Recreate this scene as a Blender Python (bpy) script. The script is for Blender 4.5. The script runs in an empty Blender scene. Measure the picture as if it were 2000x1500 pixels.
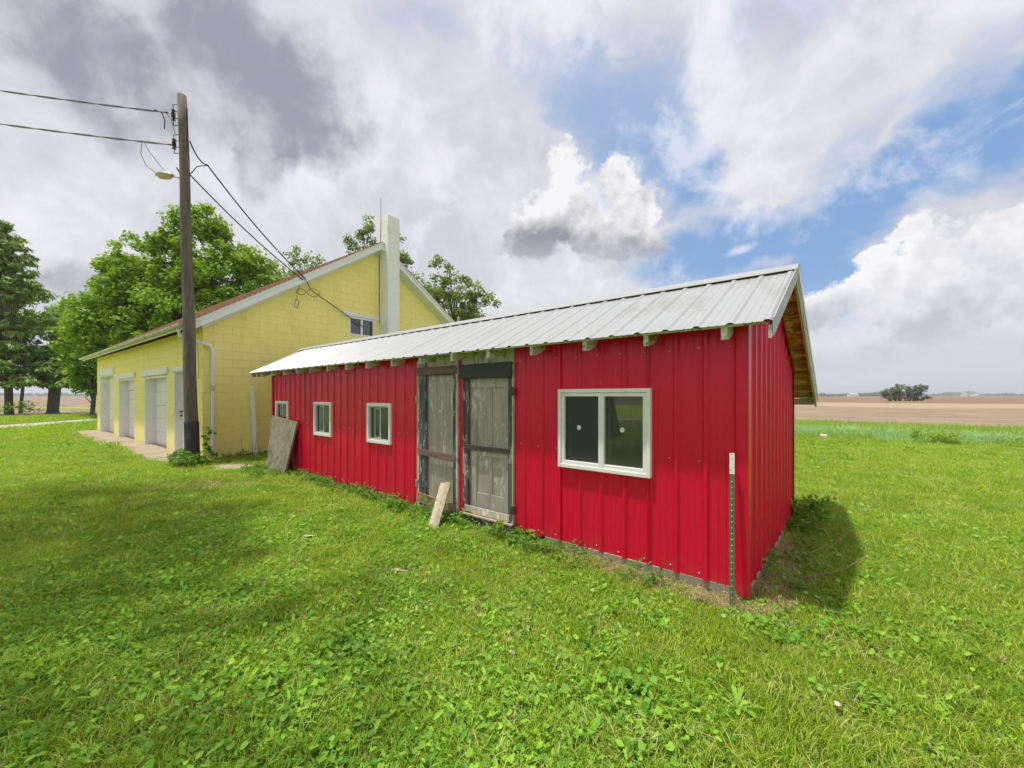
import bpy, math, random
import numpy as np
from mathutils import Vector, Matrix
random.seed(7); rng = np.random.default_rng(11)
R = math.radians
SC = bpy.context.scene
COL = SC.collection
# ------------------------------------------------------------------ camera
FOC, HZ, CH = 805.0, 773.0, 1.55
TH = math.atan(1/.8435); S_, C_ = math.sin(TH), math.cos(TH)
FW = (-C_, S_); RT = (S_, C_)
cam_d = bpy.data.cameras.new('camera'); cam = bpy.data.objects.new('camera', cam_d); COL.objects.link(cam)
cam.location = (0, 0, CH); cam.rotation_euler = (R(90), 0, math.atan2(C_, S_))
cam_d.sensor_width = 36; cam_d.lens = FOC/2000*36; cam_d.shift_y = .0115; cam_d.clip_end = 9000; cam_d.clip_start = .05
SC.camera = cam
def pt(x, y, z):                                   # a point of the place at depth z metres
    k = (x-1000)/FOC*z
    return Vector((FW[0]*z+RT[0]*k, FW[1]*z+RT[1]*k, CH+(HZ-y)/FOC*z))
# ------------------------------------------------------------------ exposure
SC.view_settings.view_transform = 'Standard'; SC.view_settings.look = 'None'
SC.view_settings.gamma = 1; SC.view_settings.exposure = .5
SC.cycles.max_bounces = 6; SC.cycles.transparent_max_bounces = 8; SC.cycles.use_denoising = True
SC.cycles.sample_clamp_indirect = 4
# ------------------------------------------------------------------ sun
SUN = Vector((-.17, -.22, 1)).normalized()
sl = bpy.data.lights.new('sun', 'SUN'); sl.energy = 3.1; sl.angle = R(1.6); sl.color = (1, .955, .87)
so = bpy.data.objects.new('sun', sl); COL.objects.link(so); so.rotation_euler = SUN.to_track_quat('Z', 'Y').to_euler()
so.location = (0, 0, 50)
# ------------------------------------------------------------------ node expression helper
class N:
    def __init__(s, nt): s.nt = nt
    def new(s, t, **k):
        n = s.nt.nodes.new(t)
        for a, b in k.items(): setattr(n, a, b)
        return n
    def put(s, sock, v):
        if isinstance(v, V): s.nt.links.new(v.s, sock)
        elif isinstance(v, bpy.types.NodeSocket): s.nt.links.new(v, sock)
        elif v is not None:
            try: sock.default_value = v
            except Exception: sock.default_value = (*v, 1)
    def math(s, op, a, b=None, c=None, clamp=False):
        n = s.new('ShaderNodeMath', operation=op, use_clamp=clamp)
        s.put(n.inputs[0], a); s.put(n.inputs[1], b); s.put(n.inputs[2], c)
        return V(s, n.outputs[0])
    def noise(s, vec, scale, detail=4, rough=.5, dist=0, color=False):
        n = s.new('ShaderNodeTexNoise'); s.put(n.inputs['Vector'], vec)
        n.inputs['Scale'].default_value = scale; n.inputs['Detail'].default_value = detail
        n.inputs['Roughness'].default_value = rough; n.inputs['Distortion'].default_value = dist
        return V(s, n.outputs['Color' if color else 'Fac'])
    def mix(s, f, a, b, mode='MIX'):
        n = s.new('ShaderNodeMix', data_type='RGBA', blend_type=mode)
        s.put(n.inputs['Factor'], f); s.put(n.inputs[6], a); s.put(n.inputs[7], b)
        return V(s, n.outputs[2])
    def step(s, x, lo, hi):
        n = s.new('ShaderNodeMapRange', interpolation_type='SMOOTHSTEP')
        s.put(n.inputs[0], x); s.put(n.inputs[1], lo); s.put(n.inputs[2], hi); n.inputs[3].default_value = 0; n.inputs[4].default_value = 1
        return V(s, n.outputs[0])
    def vmath(s, op, a, b=None):
        n = s.new('ShaderNodeVectorMath', operation=op); s.put(n.inputs[0], a); s.put(n.inputs[1], b)
        return V(s, n.outputs['Value' if op in ('DOT_PRODUCT', 'LENGTH') else 'Vector'])
    def comb(s, x, y, z):
        n = s.new('ShaderNodeCombineXYZ'); s.put(n.inputs[0], x); s.put(n.inputs[1], y); s.put(n.inputs[2], z)
        return V(s, n.outputs[0])
    def sep(s, v):
        n = s.new('ShaderNodeSeparateXYZ'); s.put(n.inputs[0], v); return [V(s, o) for o in n.outputs]
class V:
    def __init__(s, k, so): s.k, s.s = k, so
    def __add__(s, o): return s.k.math('ADD', s, o)
    def __sub__(s, o): return s.k.math('SUBTRACT', s, o)
    def __rsub__(s, o): return s.k.math('SUBTRACT', o, s)
    def __mul__(s, o): return s.k.math('MULTIPLY', s, o)
    def __truediv__(s, o): return s.k.math('DIVIDE', s, o)
    __radd__ = __add__; __rmul__ = __mul__
    def max(s, o): return s.k.math('MAXIMUM', s, o)
    def min(s, o): return s.k.math('MINIMUM', s, o)
    def clamp(s): return s.k.math('ADD', s, 0., clamp=True)
# ------------------------------------------------------------------ sky
world = bpy.data.worlds.new('World'); SC.world = world; world.use_nodes = True
wn = world.node_tree; wn.nodes.clear(); k = N(wn)
SKY = .10
sky = k.new('ShaderNodeTexSky', sky_type='NISHITA'); sky.sun_disc = False
sky.sun_elevation = math.asin(SUN.z); sky.sun_rotation = math.atan2(SUN.x, SUN.y); sky.altitude = 200; sky.air_density = 1.1; sky.dust_density = .6; sky.ozone_density = 2.0
tc = k.new('ShaderNodeTexCoord'); nv = V(k, tc.outputs['Generated'])
nx, ny, nz = k.sep(nv)
fa = nx*FW[0]+ny*FW[1]; fb = nx*RT[0]+ny*RT[1]
az0 = k.math('ARCTAN2', fb, fa); el0 = k.math('ARCSINE', nz)
w1 = k.noise(nv, 3.2, 6, .58, color=True); w1x, w1y, w1z = k.sep(w1)
w2 = k.noise(nv, 11, 5, .6, color=True); w2x, w2y, w2z = k.sep(w2)
def ae(x, y): return math.atan((x-1000)/FOC), math.atan((HZ-y)/math.hypot(FOC, x-1000))
def blob(px, py, rx, ry, tilt=0, az=None, el=None):
    a, e = ae(px, py)
    sc = 1/FOC*math.cos(a)
    ra, re = rx*sc*math.cos(a), ry*sc
    ct, st = math.cos(tilt), math.sin(tilt)
    da, de = az-a, el-e
    u = (da*ct+de*st)/ra; v = (de*ct-da*st)/re
    return 1-k.math('SQRT', u*u+v*v)
def union(lst, az, el, p=False):
    o = None
    for b in lst:
        x = blob(*b, az=az, el=el); o = x if o is None else o.max(x)
    return o
azw = az0+(w1x-.5)*.34+(w2x-.5)*.10; elw = el0+(w1y-.5)*.28+(w2y-.5)*.09
# veil (thin high cloud): everywhere but for the blue gaps
blue = union([(1240, 262, 140, 80, -.5), (1335, 330, 70, 90, .6), (1400, 500, 170, 60, 0), (1560, 500, 130, 50, .3), (1680, 410, 110, 60, .6), (1800, 350, 230, 60, .42), (1990, 280, 200, 90, .4), (1560, 560, 130, 60, 0), (1680, 560, 160, 60, 0)], azw, elw)
st = k.noise(k.vmath('ADD', k.vmath('MULTIPLY', nv, (2.0, .9, 2.6)), (3.1, 0, 0)), 2.2, 7, .55)
st2 = k.noise(k.vmath('MULTIPLY', nv, (1.2, 1.2, 3.4)), 5.5, 6, .6, 1.2)
veil = 1-k.step(blue+(st-.5)*.75+(st2-.5)*.6, -.45, .55)
grey = k.noise(nv, 2.4, 6, .55, .6); fine0 = k.noise(nv, 6.5, 9, .62, .3)
darkm = union([(120, 70, 380, 110, -.35), (430, 130, 260, 150, -.5), (600, 210, 120, 110, -.6), (545, 300, 80, 110, -.4), (150, 540, 200, 30, 0)], azw, elw)
d1 = k.step(darkm+(grey-.5)*1.3+(w2z-.5)*.8+(fine0-.5)*1.0, -.15, .75)
glow = k.step(grey+(w2x-.5)*.3+(st2-.5)*.2, .30, .64)
base = V(k, sky.outputs[0])
g = 1/SKY
def tint(r_, g_, b_, q=1): return (r_*g*q, g_*g*q, b_*g*q)
pblue = k.mix(V(k, k.step(el0, .0, .9).s), base, tint(.13, .25, .52))
pblue = k.mix(.75, base, tint(.17, .295, .52))
c_veil = k.mix(glow, tint(.455, .46, .505), tint(.60, .595, .615))
c = k.mix(veil*(.80+.16*0) , pblue, c_veil)
c = k.mix(k.step(veil, .75, 1)*.8, c, c_veil)
weak = union([(1130, 130, 260, 70, -.1), (1250, 240, 220, 120, -.3), (1500, 60, 260, 50, .1), (1900, 180, 160, 60, .4), (1650, 330, 200, 50, .7), (820, 30, 160, 40, 0)], azw, elw)
c = k.mix(k.step(weak+(st2-.5)*1.3+(st-.5)*.6, -.1, .9)*.6, c, tint(.31, .375, .52))
fine = fine0
c = k.mix(k.step(fine+(grey-.5)*.5, .48, .66)*.6, c, tint(.66, .66, .70))
c = k.mix(k.step(1-fine+(grey-.5)*.4, .52, .68)*.5*veil, c, tint(.38, .385, .435))
c = k.mix((d1*(.45+k.step(fine+(grey-.5)*.3, .35, .6)*.5)).clamp(), c, tint(.225, .23, .285))
# low haze band along the horizon
hz = 1-k.step(el0, .0, .24)
c = k.mix(hz*.75, c, tint(.46, .49, .54))
# cumulus
rag = k.noise(nv, 30, 6, .6)
def cumulus(blobs, c, seed, bright=(.74, .735, .74), dark=(.30, .30, .355), amp=.17, sharp=.22, opac=1., base_y=None, top_y=None, scale=7.5):
    a2 = az0+(w1x-.5)*.07+(w2x-.5)*.035; e2 = el0+(w1y-.5)*.06+(w2y-.5)*.035
    off = k.vmath('ADD', nv, (seed, seed*.7, 0))
    bn = k.noise(off, scale, 10, .6)
    up = k.noise(k.vmath('ADD', nv, (seed-.01, seed*.7-.012, .045)), scale, 10, .6)
    B = union(blobs, a2, e2)
    D = B+(bn-.5)*9.5*amp+(rag-.5)*1.5
    m = k.step(D, .0, sharp)
    xm = sum(b[0] for b in blobs)/len(blobs)
    eb, et = ae(xm, base_y)[1], ae(xm, top_y)[1]
    h = ((e2-eb)/(et-eb)).clamp()                  # 0 at the base, 1 at the crown of the heap
    edge = 1-k.step(D, .05, .75)
    light = (h*.95+.0+edge*.25+(bn-up)*2.6+(w2z-.5)*.55+(bn-.5)*.5).clamp()
    col = k.mix(light, tint(*dark), tint(*bright))
    return k.mix(m*opac*(.55+h*1.6).clamp(), c, col)
c = cumulus([(1820, 655, 360, 75, .05), (1630, 690, 170, 45, 0), (1560, 650, 110, 60, 0)], c, 2.3, (.58, .58, .615), (.42, .435, .48), .25, .6, .85, 730, 600)
c = cumulus([(1105, 335, 50, 54), (1110, 390, 66, 54), (1205, 350, 48, 52), (1235, 400, 56, 52), (1140, 440, 130, 60), (1050, 480, 85, 32), (1215, 480, 95, 40)], c, .4, (.66, .655, .665), (.23, .23, .27), base_y=505, top_y=345, sharp=.34)
c = cumulus([(1960, 475, 170, 62, .40), (1810, 520, 120, 75, .25), (1720, 535, 90, 40, .1), (1860, 600, 240, 80, .1), (1770, 452, 66, 24, .35), (1700, 505, 50, 24, .3), (1660, 590, 90, 45, 0), (1600, 610, 80, 45, 0)], c, 1.7, (.68, .675, .69), (.40, .41, .455), base_y=700, top_y=440, sharp=.32, amp=.2)
c = cumulus([(1170, 590, 140, 50), (1080, 560, 90, 40), (1436, 490, 40, 11, .2), (1500, 515, 60, 16)], c, 5.1, (.66, .66, .70), (.46, .46, .52), .16, 1.1, .6, 640, 470)
below = k.step(el0, -.02, .0)
c = k.mix(below, (.20*g, .18*g, .13*g), c)
bg = k.new('ShaderNodeBackground'); k.put(bg.inputs[0], c); bg.inputs[1].default_value = SKY
wo = k.new('ShaderNodeOutputWorld'); wn.links.new(bg.outputs[0], wo.inputs[0])
world.cycles.sampling_method = 'MANUAL'; world.cycles.sample_map_resolution = 512
# ------------------------------------------------------------------ materials
MATS = {}
def material(name):
    m = bpy.data.materials.new(name); m.use_nodes = True; nt = m.node_tree
    kk = N(nt); p = nt.nodes['Principled BSDF']
    return m, kk, p
def coord(kk, which='Object'): return V(kk, kk.new('ShaderNodeTexCoord').outputs[which])
def wpos(kk): return V(kk, kk.new('ShaderNodeNewGeometry').outputs['Position'])
def paint(name, col, rough=.5, dirt=(.2, .18, .13), amount=.25, scale=3, stretch=(1, 1, .35), bump=.0, bscale=60, metal=0, spec=.5, fine=.12, coat=0, splash=None, scuff=None):
    m, kk, p = material(name)
    pos = wpos(kk)
    v = kk.vmath('MULTIPLY', pos, stretch)
    n1 = kk.noise(v, scale, 6, .6); n2 = kk.noise(pos, scale*9, 4, .6)
    f = kk.step(n1+(n2-.5)*.35, .5, .78)*amount
    c = kk.mix(f, (*col, 1), (*dirt, 1))
    c = kk.mix((n2-.5)*fine*2+fine, c, tuple(x*.6 for x in col)+(1,))
    if splash:                                    # earth thrown up on the wall by rain
        zz = kk.sep(pos)[2]; sn = kk.noise(pos, 7, 6, .7)
        c = kk.mix(kk.step(zz*-1+(sn-.5)*.9+.22, .0, .35)*splash[1], c, (*splash[0], 1))
    if scuff:                                     # scratches and chips down to the primer
        cn = kk.noise(kk.vmath('MULTIPLY', pos, (9, 9, 1.2)), 9, 3, .6)
        c = kk.mix(kk.step(cn, .735, .75)*scuff[1], c, (*scuff[0], 1))
    kk.put(p.inputs['Base Color'], c)
    kk.put(p.inputs['Roughness'], (n1-.5)*.3+rough)
    p.inputs['Metallic'].default_value = metal; p.inputs['Specular IOR Level'].default_value = spec
    if coat: p.inputs['Coat Weight'].default_value = coat; p.inputs['Coat Roughness'].default_value = .25
    if bump:
        b = kk.new('ShaderNodeBump'); b.inputs['Distance'].default_value = bump; b.inputs['Strength'].default_value = .6
        kk.put(b.inputs['Height'], kk.noise(pos, bscale, 5, .65)); kk.put(p.inputs['Normal'], b.outputs[0])
    MATS[name] = m; return m
def wood(name, c1, c2, axis='Z', rough=.85, peel=None, pamt=.5, scale=14, bump=.004):
    m, kk, p = material(name)
    pos = wpos(kk)
    st = {'Z': (1, 1, .06), 'X': (.06, 1, 1), 'Y': (1, .06, 1)}[axis]
    g1 = kk.noise(kk.vmath('MULTIPLY', pos, st), scale*2.2, 6, .65, .4)
    g2 = kk.noise(kk.vmath('MULTIPLY', pos, (1, 1, .4)), 5, 5, .6)
    g3 = kk.noise(kk.vmath('MULTIPLY', pos, tuple(.3+.7*s for s in st)), scale*1.6, 8, .72)
    c = kk.mix(kk.step(g1, .32, .68), (*c1, 1), (*c2, 1))
    c = kk.mix(kk.step(g2, .55, .8)*.45, c, tuple(x*.35 for x in c1)+(1,))
    if peel:
        c = kk.mix(kk.step(g3+(g2-.5)*.6, .62-.2*pamt, .66-.2*pamt), c, (*peel, 1))
    kk.put(p.inputs['Base Color'], c); p.inputs['Roughness'].default_value = rough
    b = kk.new('ShaderNodeBump'); b.inputs['Distance'].default_value = bump; b.inputs['Strength'].default_value = .8
    kk.put(b.inputs['Height'], g1+g3*.5); kk.put(p.inputs['Normal'], b.outputs[0])
    MATS[name] = m; return m
paint('red_steel', (.70, .003, .042), .30, (.22, .03, .012), .45, 2.2, (1, 1, .10), .004, 3.5, 0, .36, .10, 0, ((.30, .10, .06), .55), ((.75, .45, .42), .5))
paint('roof_steel', (.405, .415, .425), .42, (.22, .215, .17), .55, 2.6, (1, .35, .35), .0008, 90, .15, .5, .14)
paint('ridge_steel', (.39, .40, .405), .5, (.26, .25, .18), .5, 5, (.4, 1, 1), .0008, 90, .25, .5, .14)
paint('white_trim', (.80, .79, .76), .45, (.36, .35, .28), .35, 4)
paint('aged_trim', (.52, .52, .44), .7, (.10, .13, .05), .8, 6, (1, 1, 1), .001)
paint('vinyl_white', (.86, .85, .83), .35, (.45, .43, .36), .25, 5)
paint('sash_grey', (.50, .50, .47), .45, (.2, .19, .16), .4, 8)
paint('yellow_block', (.95, .83, .29), .7, (.70, .58, .17), .4, 1.6, (1, 1, .5), .0022, 70, 0, .3, .09, 0, ((.42, .36, .12), .6))
paint('yellow_joint', (.83, .71, .21), .85, (.55, .45, .14), .4, 4, (1, 1, 1), .002)
paint('chimney_white', (.88, .875, .87), .75, (.42, .33, .26), .45, 3, (1, 1, .6), .002, 60)
paint('garage_white', (.84, .83, .83), .5, (.45, .42, .36), .3, 3)
paint('shingle', (.33, .165, .105), .95, (.06, .035, .03), .8, 3, (1, 1, 1), .004, 120, 0, .2, .3)
paint('gutter_metal', (.58, .57, .53), .5, (.12, .11, .07), .8, 5, (1, 1, 1), 0, 60, .1)
paint('concrete', (.40, .33, .24), .92, (.20, .14, .09), .7, 1.8, (1, 1, 1), .004, 50, 0, .2, .2)
paint('foundation', (.33, .285, .22), .95, (.20, .16, .10), .6, 3, (1, 1, 1), .005, 40, 0, .2, .2)
paint('insulator', (.06, .035, .035), .3, (.02, .02, .02), .3, 6)
paint('dark_metal', (.07, .07, .075), .5, (.12, .06, .03), .4, 9, metal=.5)
paint('galvanised', (.42, .42, .40), .45, (.15, .13, .1), .4, 6, metal=.6)
paint('cable', (.045, .047, .05), .6, (.1, .1, .1), .3, 9)
paint('cable_grey', (.16, .16, .17), .6, (.1, .1, .1), .3, 9)
paint('post_green', (.10, .155, .085), .5, (.05, .04, .02), .4, 9)
paint('tar_wrap', (.035, .034, .036), .75, (.16, .15, .14), .9, 6, (1, 1, 1), .006, 30)
paint('sticker', (.75, .75, .7), .6)
paint('screw', (.62, .60, .58), .4)
paint('gravel', (.50, .47, .40), .95, (.26, .27, .13), .7, 1.2, (1, 1, 1), .01, 25, 0, .2, .2)
paint('verge_ground', (.26, .38, .06), .95, (.34, .36, .10), .5, .4, (1, 1, 1), 0, 60, 0, .1)
paint('chipped_tip', (.80, .79, .76), .5, (.12, .12, .11), 1.0, 38, (1, 1, 1))
paint('black_paint', (.028, .028, .035), .6, (.14, .13, .12), .5, 12, (1, 1, 1), .001)
wood('pole_wood', (.085, .068, .054), (.175, .145, .115), 'Z', scale=10, bump=.01)
wood('grey_door', (.40, .335, .265), (.62, .545, .45), 'Z', peel=(.82, .77, .69), pamt=.28)
wood('white_board', (.42, .40, .32), (.56, .54, .45), 'Z', peel=(.22, .21, .17), pamt=.3)
wood('black_stile', (.03, .028, .032), (.12, .11, .11), 'Z', peel=(.33, .31, .28), pamt=.35)
wood('black_rail', (.03, .027, .026), (.10, .09, .085), 'X', peel=(.30, .28, .25), pamt=.22)
wood('brown_rail', (.14, .085, .07), (.22, .15, .125), 'X')
wood('olive_board', (.22, .17, .07), (.36, .30, .13), 'X', peel=(.13, .10, .06), pamt=.3)
wood('plank_new', (.38, .31, .22), (.58, .49, .36), 'Z')
wood('plank_end', (.24, .15, .06), (.40, .28, .12), 'X')
wood('plywood_grey', (.17, .145, .095), (.31, .275, .195), 'Z', peel=(.10, .09, .07), pamt=.22)
wood('sheathing', (.20, .10, .045), (.52, .30, .14), 'X', peel=(.72, .52, .22), pamt=.5, scale=7)
wood('rafter_wood', (.48, .48, .38), (.66, .66, .57), 'Y', peel=(.20, .21, .10), pamt=.35)
wood('bark', (.07, .06, .045), (.16, .14, .11), 'Z', scale=6, bump=.03)
wood('twig', (.20, .15, .11), (.30, .24, .18), 'Z')
def glass_mat(name, tint=(.02, .025, .022), alpha=.55):
    m, kk, p = material(name)
    p.inputs['Base Color'].default_value = (*tint, 1); p.inputs['Roughness'].default_value = .02; p.inputs['IOR'].default_value = 1.9
    p.inputs['Specular IOR Level'].default_value = .6; p.inputs['Alpha'].default_value = alpha
    MATS[name] = m
glass_mat('glass', (.085, .095, .08), .55); glass_mat('glass_reflect_tint', (.10, .11, .09), .35); glass_mat('glass_dark', (.03, .03, .035), .9)  # first two: greenish lawn reflection painted into the glass tint
glass_mat('glass_dim', (.055, .062, .066), .93); MATS['glass_dim'].node_tree.nodes['Principled BSDF'].inputs['IOR'].default_value = 1.4; MATS['glass_dim'].node_tree.nodes['Principled BSDF'].inputs['Roughness'].default_value = .12
m, kk, p = material('screen_mesh'); p.inputs['Base Color'].default_value = (.05, .05, .055, 1); p.inputs['Alpha'].default_value = .68; p.inputs['Roughness'].default_value = .6; MATS['screen_mesh'] = m
m, kk, p = material('lamp_lens'); p.inputs['Base Color'].default_value = (.55, .46, .30, 1); p.inputs['Roughness'].default_value = .35; MATS['lamp_lens'] = m
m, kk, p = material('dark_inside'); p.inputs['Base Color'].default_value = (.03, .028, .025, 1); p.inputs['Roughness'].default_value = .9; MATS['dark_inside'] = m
def leafmat(name, c1, c2, c3=None, trans=.35, rough=.55, var=.5, patch=None, pscale=.35, spec=.3):
    m, kk, p = material(name); nt = m.node_tree
    at = kk.new('ShaderNodeAttribute', attribute_name='tone'); t = V(kk, at.outputs['Fac'])
    oi = kk.new('ShaderNodeObjectInfo'); rnd = V(kk, oi.outputs['Random'])
    c = kk.mix(t, (*c1, 1), (*c2, 1))
    if c3: c = kk.mix(kk.step(rnd+(t-.5)*.4, .72, 1.0)*var, c, (*c3, 1))
    if patch:
        n = kk.noise(wpos(kk), pscale, 5, .6); c = kk.mix(kk.step(n, .46, .66)*.7, c, (*patch, 1))
    kk.put(p.inputs['Base Color'], c); p.inputs['Roughness'].default_value = rough; p.inputs['Specular IOR Level'].default_value = spec
    tr = kk.new('ShaderNodeBsdfTranslucent'); kk.put(tr.inputs[0], kk.mix(.5, c, (.50, .68, .05, 1)))
    mx = kk.new('ShaderNodeMixShader'); mx.inputs[0].default_value = trans
    nt.links.new(p.outputs[0], mx.inputs[1]); nt.links.new(tr.outputs[0], mx.inputs[2])
    nt.links.new(mx.outputs[0], nt.nodes['Material Output'].inputs[0]); MATS[name] = m
leafmat('grass_blade', (.16, .28, .016), (.50, .66, .050), (.68, .68, .24), .42, var=.85, patch=(.20, .37, .025), pscale=1.7)
leafmat('broad_leaf', (.10, .29, .030), (.42, .70, .075), (.08, .21, .05), .38)
leafmat('dry_blade', (.40, .30, .15), (.66, .54, .32), (.26, .17, .10), .2)
leafmat('tall_blade', (.27, .48, .19), (.45, .66, .32), (.34, .42, .16), .35)
leafmat('tall_yellow', (.24, .38, .04), (.38, .50, .08), (.40, .40, .14), .35)
leafmat('maple_leaf', (.09, .21, .010), (.32, .50, .03), None, .35)
leafmat('dark_leaf', (.028, .065, .016), (.075, .135, .035), None, .2)
leafmat('pine_leaf', (.09, .17, .04), (.27, .40, .10), None, .15)
leafmat('lime_leaf', (.13, .29, .015), (.30, .50, .03), None, .35)
leafmat('olive_leaf', (.09, .16, .03), (.22, .31, .08), None, .35)
leafmat('far_leaf', (.07, .10, .05), (.16, .19, .10), None, .2)
leafmat('weed_leaf', (.055, .16, .022), (.17, .36, .045), (.26, .46, .05), .3)
# ground materials
m, kk, p = material('lawn_soil'); pos = wpos(kk)
n1 = kk.noise(pos, 1.3, 7, .65); n2 = kk.noise(pos, 28, 5, .7); n3 = kk.noise(pos, .22, 4, .5)
c = kk.mix(kk.step(n2+(n1-.5)*.5, .40, .62), (.09, .13, .02, 1), (.22, .31, .04, 1))
c = kk.mix(kk.step(n1+(n2-.5)*.7, .56, .72)*.7, c, (.26, .18, .10, 1))
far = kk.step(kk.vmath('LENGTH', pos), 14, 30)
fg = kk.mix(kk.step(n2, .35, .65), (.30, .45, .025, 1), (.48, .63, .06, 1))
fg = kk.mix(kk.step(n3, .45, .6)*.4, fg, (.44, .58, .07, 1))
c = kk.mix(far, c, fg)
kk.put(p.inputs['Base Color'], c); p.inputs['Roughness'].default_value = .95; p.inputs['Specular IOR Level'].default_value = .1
b = kk.new('ShaderNodeBump'); b.inputs['Distance'].default_value = .03; kk.put(b.inputs['Height'], n2); kk.put(p.inputs['Normal'], b.outputs[0]); MATS['lawn_soil'] = m
m, kk, p = material('field_soil'); pos = wpos(kk)
pr = kk.vmath('DOT_PRODUCT', pos, (FW[0], FW[1], 0))        # crops were sown in strips that run across here
nb = kk.noise(kk.vmath('MULTIPLY', pos, (.02, .02, 0)), 1, 4, .6)
rows = kk.noise(kk.vmath('MULTIPLY', pos, (.09, .5, 0)), 1.2, 6, .7)*.55+kk.noise(kk.vmath('MULTIPLY', pos, (.7, 3.0, 0)), 1.2, 5, .75)*.45
x1 = kk.step(pos.k.sep(pos)[1]+(nb-.5)*40, 75, 85); x2 = kk.step(pos.k.sep(pos)[1]+(nb-.5)*30, 118, 128)
c = kk.mix(kk.step(rows, .40, .62), (.20, .145, .105, 1), (.36, .275, .20, 1))
c = kk.mix(x1*.6, c, (.42, .33, .22, 1)); c = kk.mix(x2, c, kk.mix(rows, (.17, .115, .075, 1), (.28, .19, .12, 1)))
gr = kk.step(kk.noise(kk.vmath('MULTIPLY', pos, (.004, .012, 0)), 1, 3, .5)+(rows-.5)*.2, .60, .64)
c = kk.mix(gr*kk.step(kk.vmath('LENGTH', pos), 150, 300)*.8, c, (.15, .20, .06, 1))
kk.put(p.inputs['Base Color'], c); p.inputs['Roughness'].default_value = 1; p.inputs['Specular IOR Level'].default_value = .1; MATS['field_soil'] = m
# ------------------------------------------------------------------ mesh helpers
class MB:
    def __init__(s): s.v = []; s.f = []
    def add(s, vs, fs):
        o = len(s.v); s.v += [tuple(v) for v in vs]; s.f += [tuple(i+o for i in f) for f in fs]; return s
    def box(s, x0, x1, y0, y1, z0, z1):
        return s.add([(x0, y0, z0), (x1, y0, z0), (x1, y1, z0), (x0, y1, z0), (x0, y0, z1), (x1, y0, z1), (x1, y1, z1), (x0, y1, z1)],
                     [(0, 3, 2, 1), (4, 5, 6, 7), (0, 1, 5, 4), (1, 2, 6, 5), (2, 3, 7, 6), (3, 0, 4, 7)])
    def cbox(s, x0, x1, y0, y1, z0, z1, b=.004):   # box with chamfered front (all edges cut)
        import itertools
        return s.hull([(x0+i*b, y0+j*b, z0+l*b) if 0 else None for i in () for j in () for l in ()]) if 0 else s._cb(x0, x1, y0, y1, z0, z1, b)
    def _cb(s, x0, x1, y0, y1, z0, z1, b):
        b = min(b, abs(x1-x0)*.3, abs(y1-y0)*.3, abs(z1-z0)*.3)
        vs = []; idx = {}
        for ix, X, sx in ((0, x0, 1), (1, x1, -1)):
            for iy, Y, sy in ((0, y0, 1), (1, y1, -1)):
                for iz, Z, sz in ((0, z0, 1), (1, z1, -1)):
                    for a in range(3):
                        p = [X+sx*b, Y+sy*b, Z+sz*b]; p[a] = (X, Y, Z)[a]
                        idx[ix, iy, iz, a] = len(vs); vs.append(tuple(p))
        fs = []
        I = idx
        def F(*q): fs.append(q)
        for i, fl in ((0, 1), (1, 0)):
            q = [I[i, 0, 0, 0], I[i, 0, 1, 0], I[i, 1, 1, 0], I[i, 1, 0, 0]]; F(*(q if fl else q[::-1]))
            q = [I[0, i, 0, 1], I[1, i, 0, 1], I[1, i, 1, 1], I[0, i, 1, 1]]; F(*(q if fl else q[::-1]))
            q = [I[0, 0, i, 2], I[0, 1, i, 2], I[1, 1, i, 2], I[1, 0, i, 2]]; F(*(q if fl else q[::-1]))
        for i in (0, 1):
            for j in (0, 1):
                F(I[i, j, 0, 0], I[i, j, 1, 0], I[i, j, 1, 1], I[i, j, 0, 1])
                F(I[i, 0, j, 0], I[i, 1, j, 0], I[i, 1, j, 2], I[i, 0, j, 2])
                F(I[0, i, j, 1], I[1, i, j, 1], I[1, i, j, 2], I[0, i, j, 2])
        for i in (0, 1):
            for j in (0, 1):
                for l in (0, 1): F(I[i, j, l, 0], I[i, j, l, 1], I[i, j, l, 2])
        return s.add(vs, fs)
    def prism(s, poly, d, holes=None):             # polygon (3D points) swept by vector d
        n = len(poly); d = Vector(d)
        vs = [tuple(p) for p in poly]+[tuple(Vector(p)+d) for p in poly]
        fs = [tuple(range(n))[::-1], tuple(range(n, 2*n))]+[(i, (i+1) % n, (i+1) % n+n, i+n) for i in range(n)]
        return s.add(vs, fs)
    def tube(s, pts, r, n=8, cap=True):
        pts = [Vector(p) for p in pts]; rr = r if isinstance(r, (list, tuple)) else [r]*len(pts)
        vs = []; fs = []
        t0 = (pts[1]-pts[0]).normalized(); a = Vector((0, 0, 1)) if abs(t0.z) < .9 else Vector((1, 0, 0))
        u = t0.cross(a).normalized()
        for i, p in enumerate(pts):
            t = (pts[min(i+1, len(pts)-1)]-pts[max(i-1, 0)]).normalized()
            u = (u-t*u.dot(t)).normalized(); w = t.cross(u)
            for j in range(n):
                an = 2*math.pi*j/n; vs.append(tuple(p+(u*math.cos(an)+w*math.sin(an))*rr[i]))
        for i in range(len(pts)-1):
            for j in range(n):
                fs.append((i*n+j, i*n+(j+1) % n, (i+1)*n+(j+1) % n, (i+1)*n+j))
        if cap: fs.append(tuple(range(n))[::-1]); fs.append(tuple(range((len(pts)-1)*n, len(pts)*n)))
        return s.add(vs, fs)
    def build(s, name, mat, parent=None, kind=None, label=None, smooth=False, jitter=0):
        me = bpy.data.meshes.new(name); me.from_pydata(s.v, [], s.f); me.update()
        if mat: me.materials.append(MATS[mat] if isinstance(mat, str) else mat)
        if smooth:
            for p in me.polygons: p.use_smooth = True
        o = bpy.data.objects.new(name, me); COL.objects.link(o)
        if parent: o.parent = parent
        if kind: o['kind'] = kind
        if label: o['label'] = label
        return o
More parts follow.
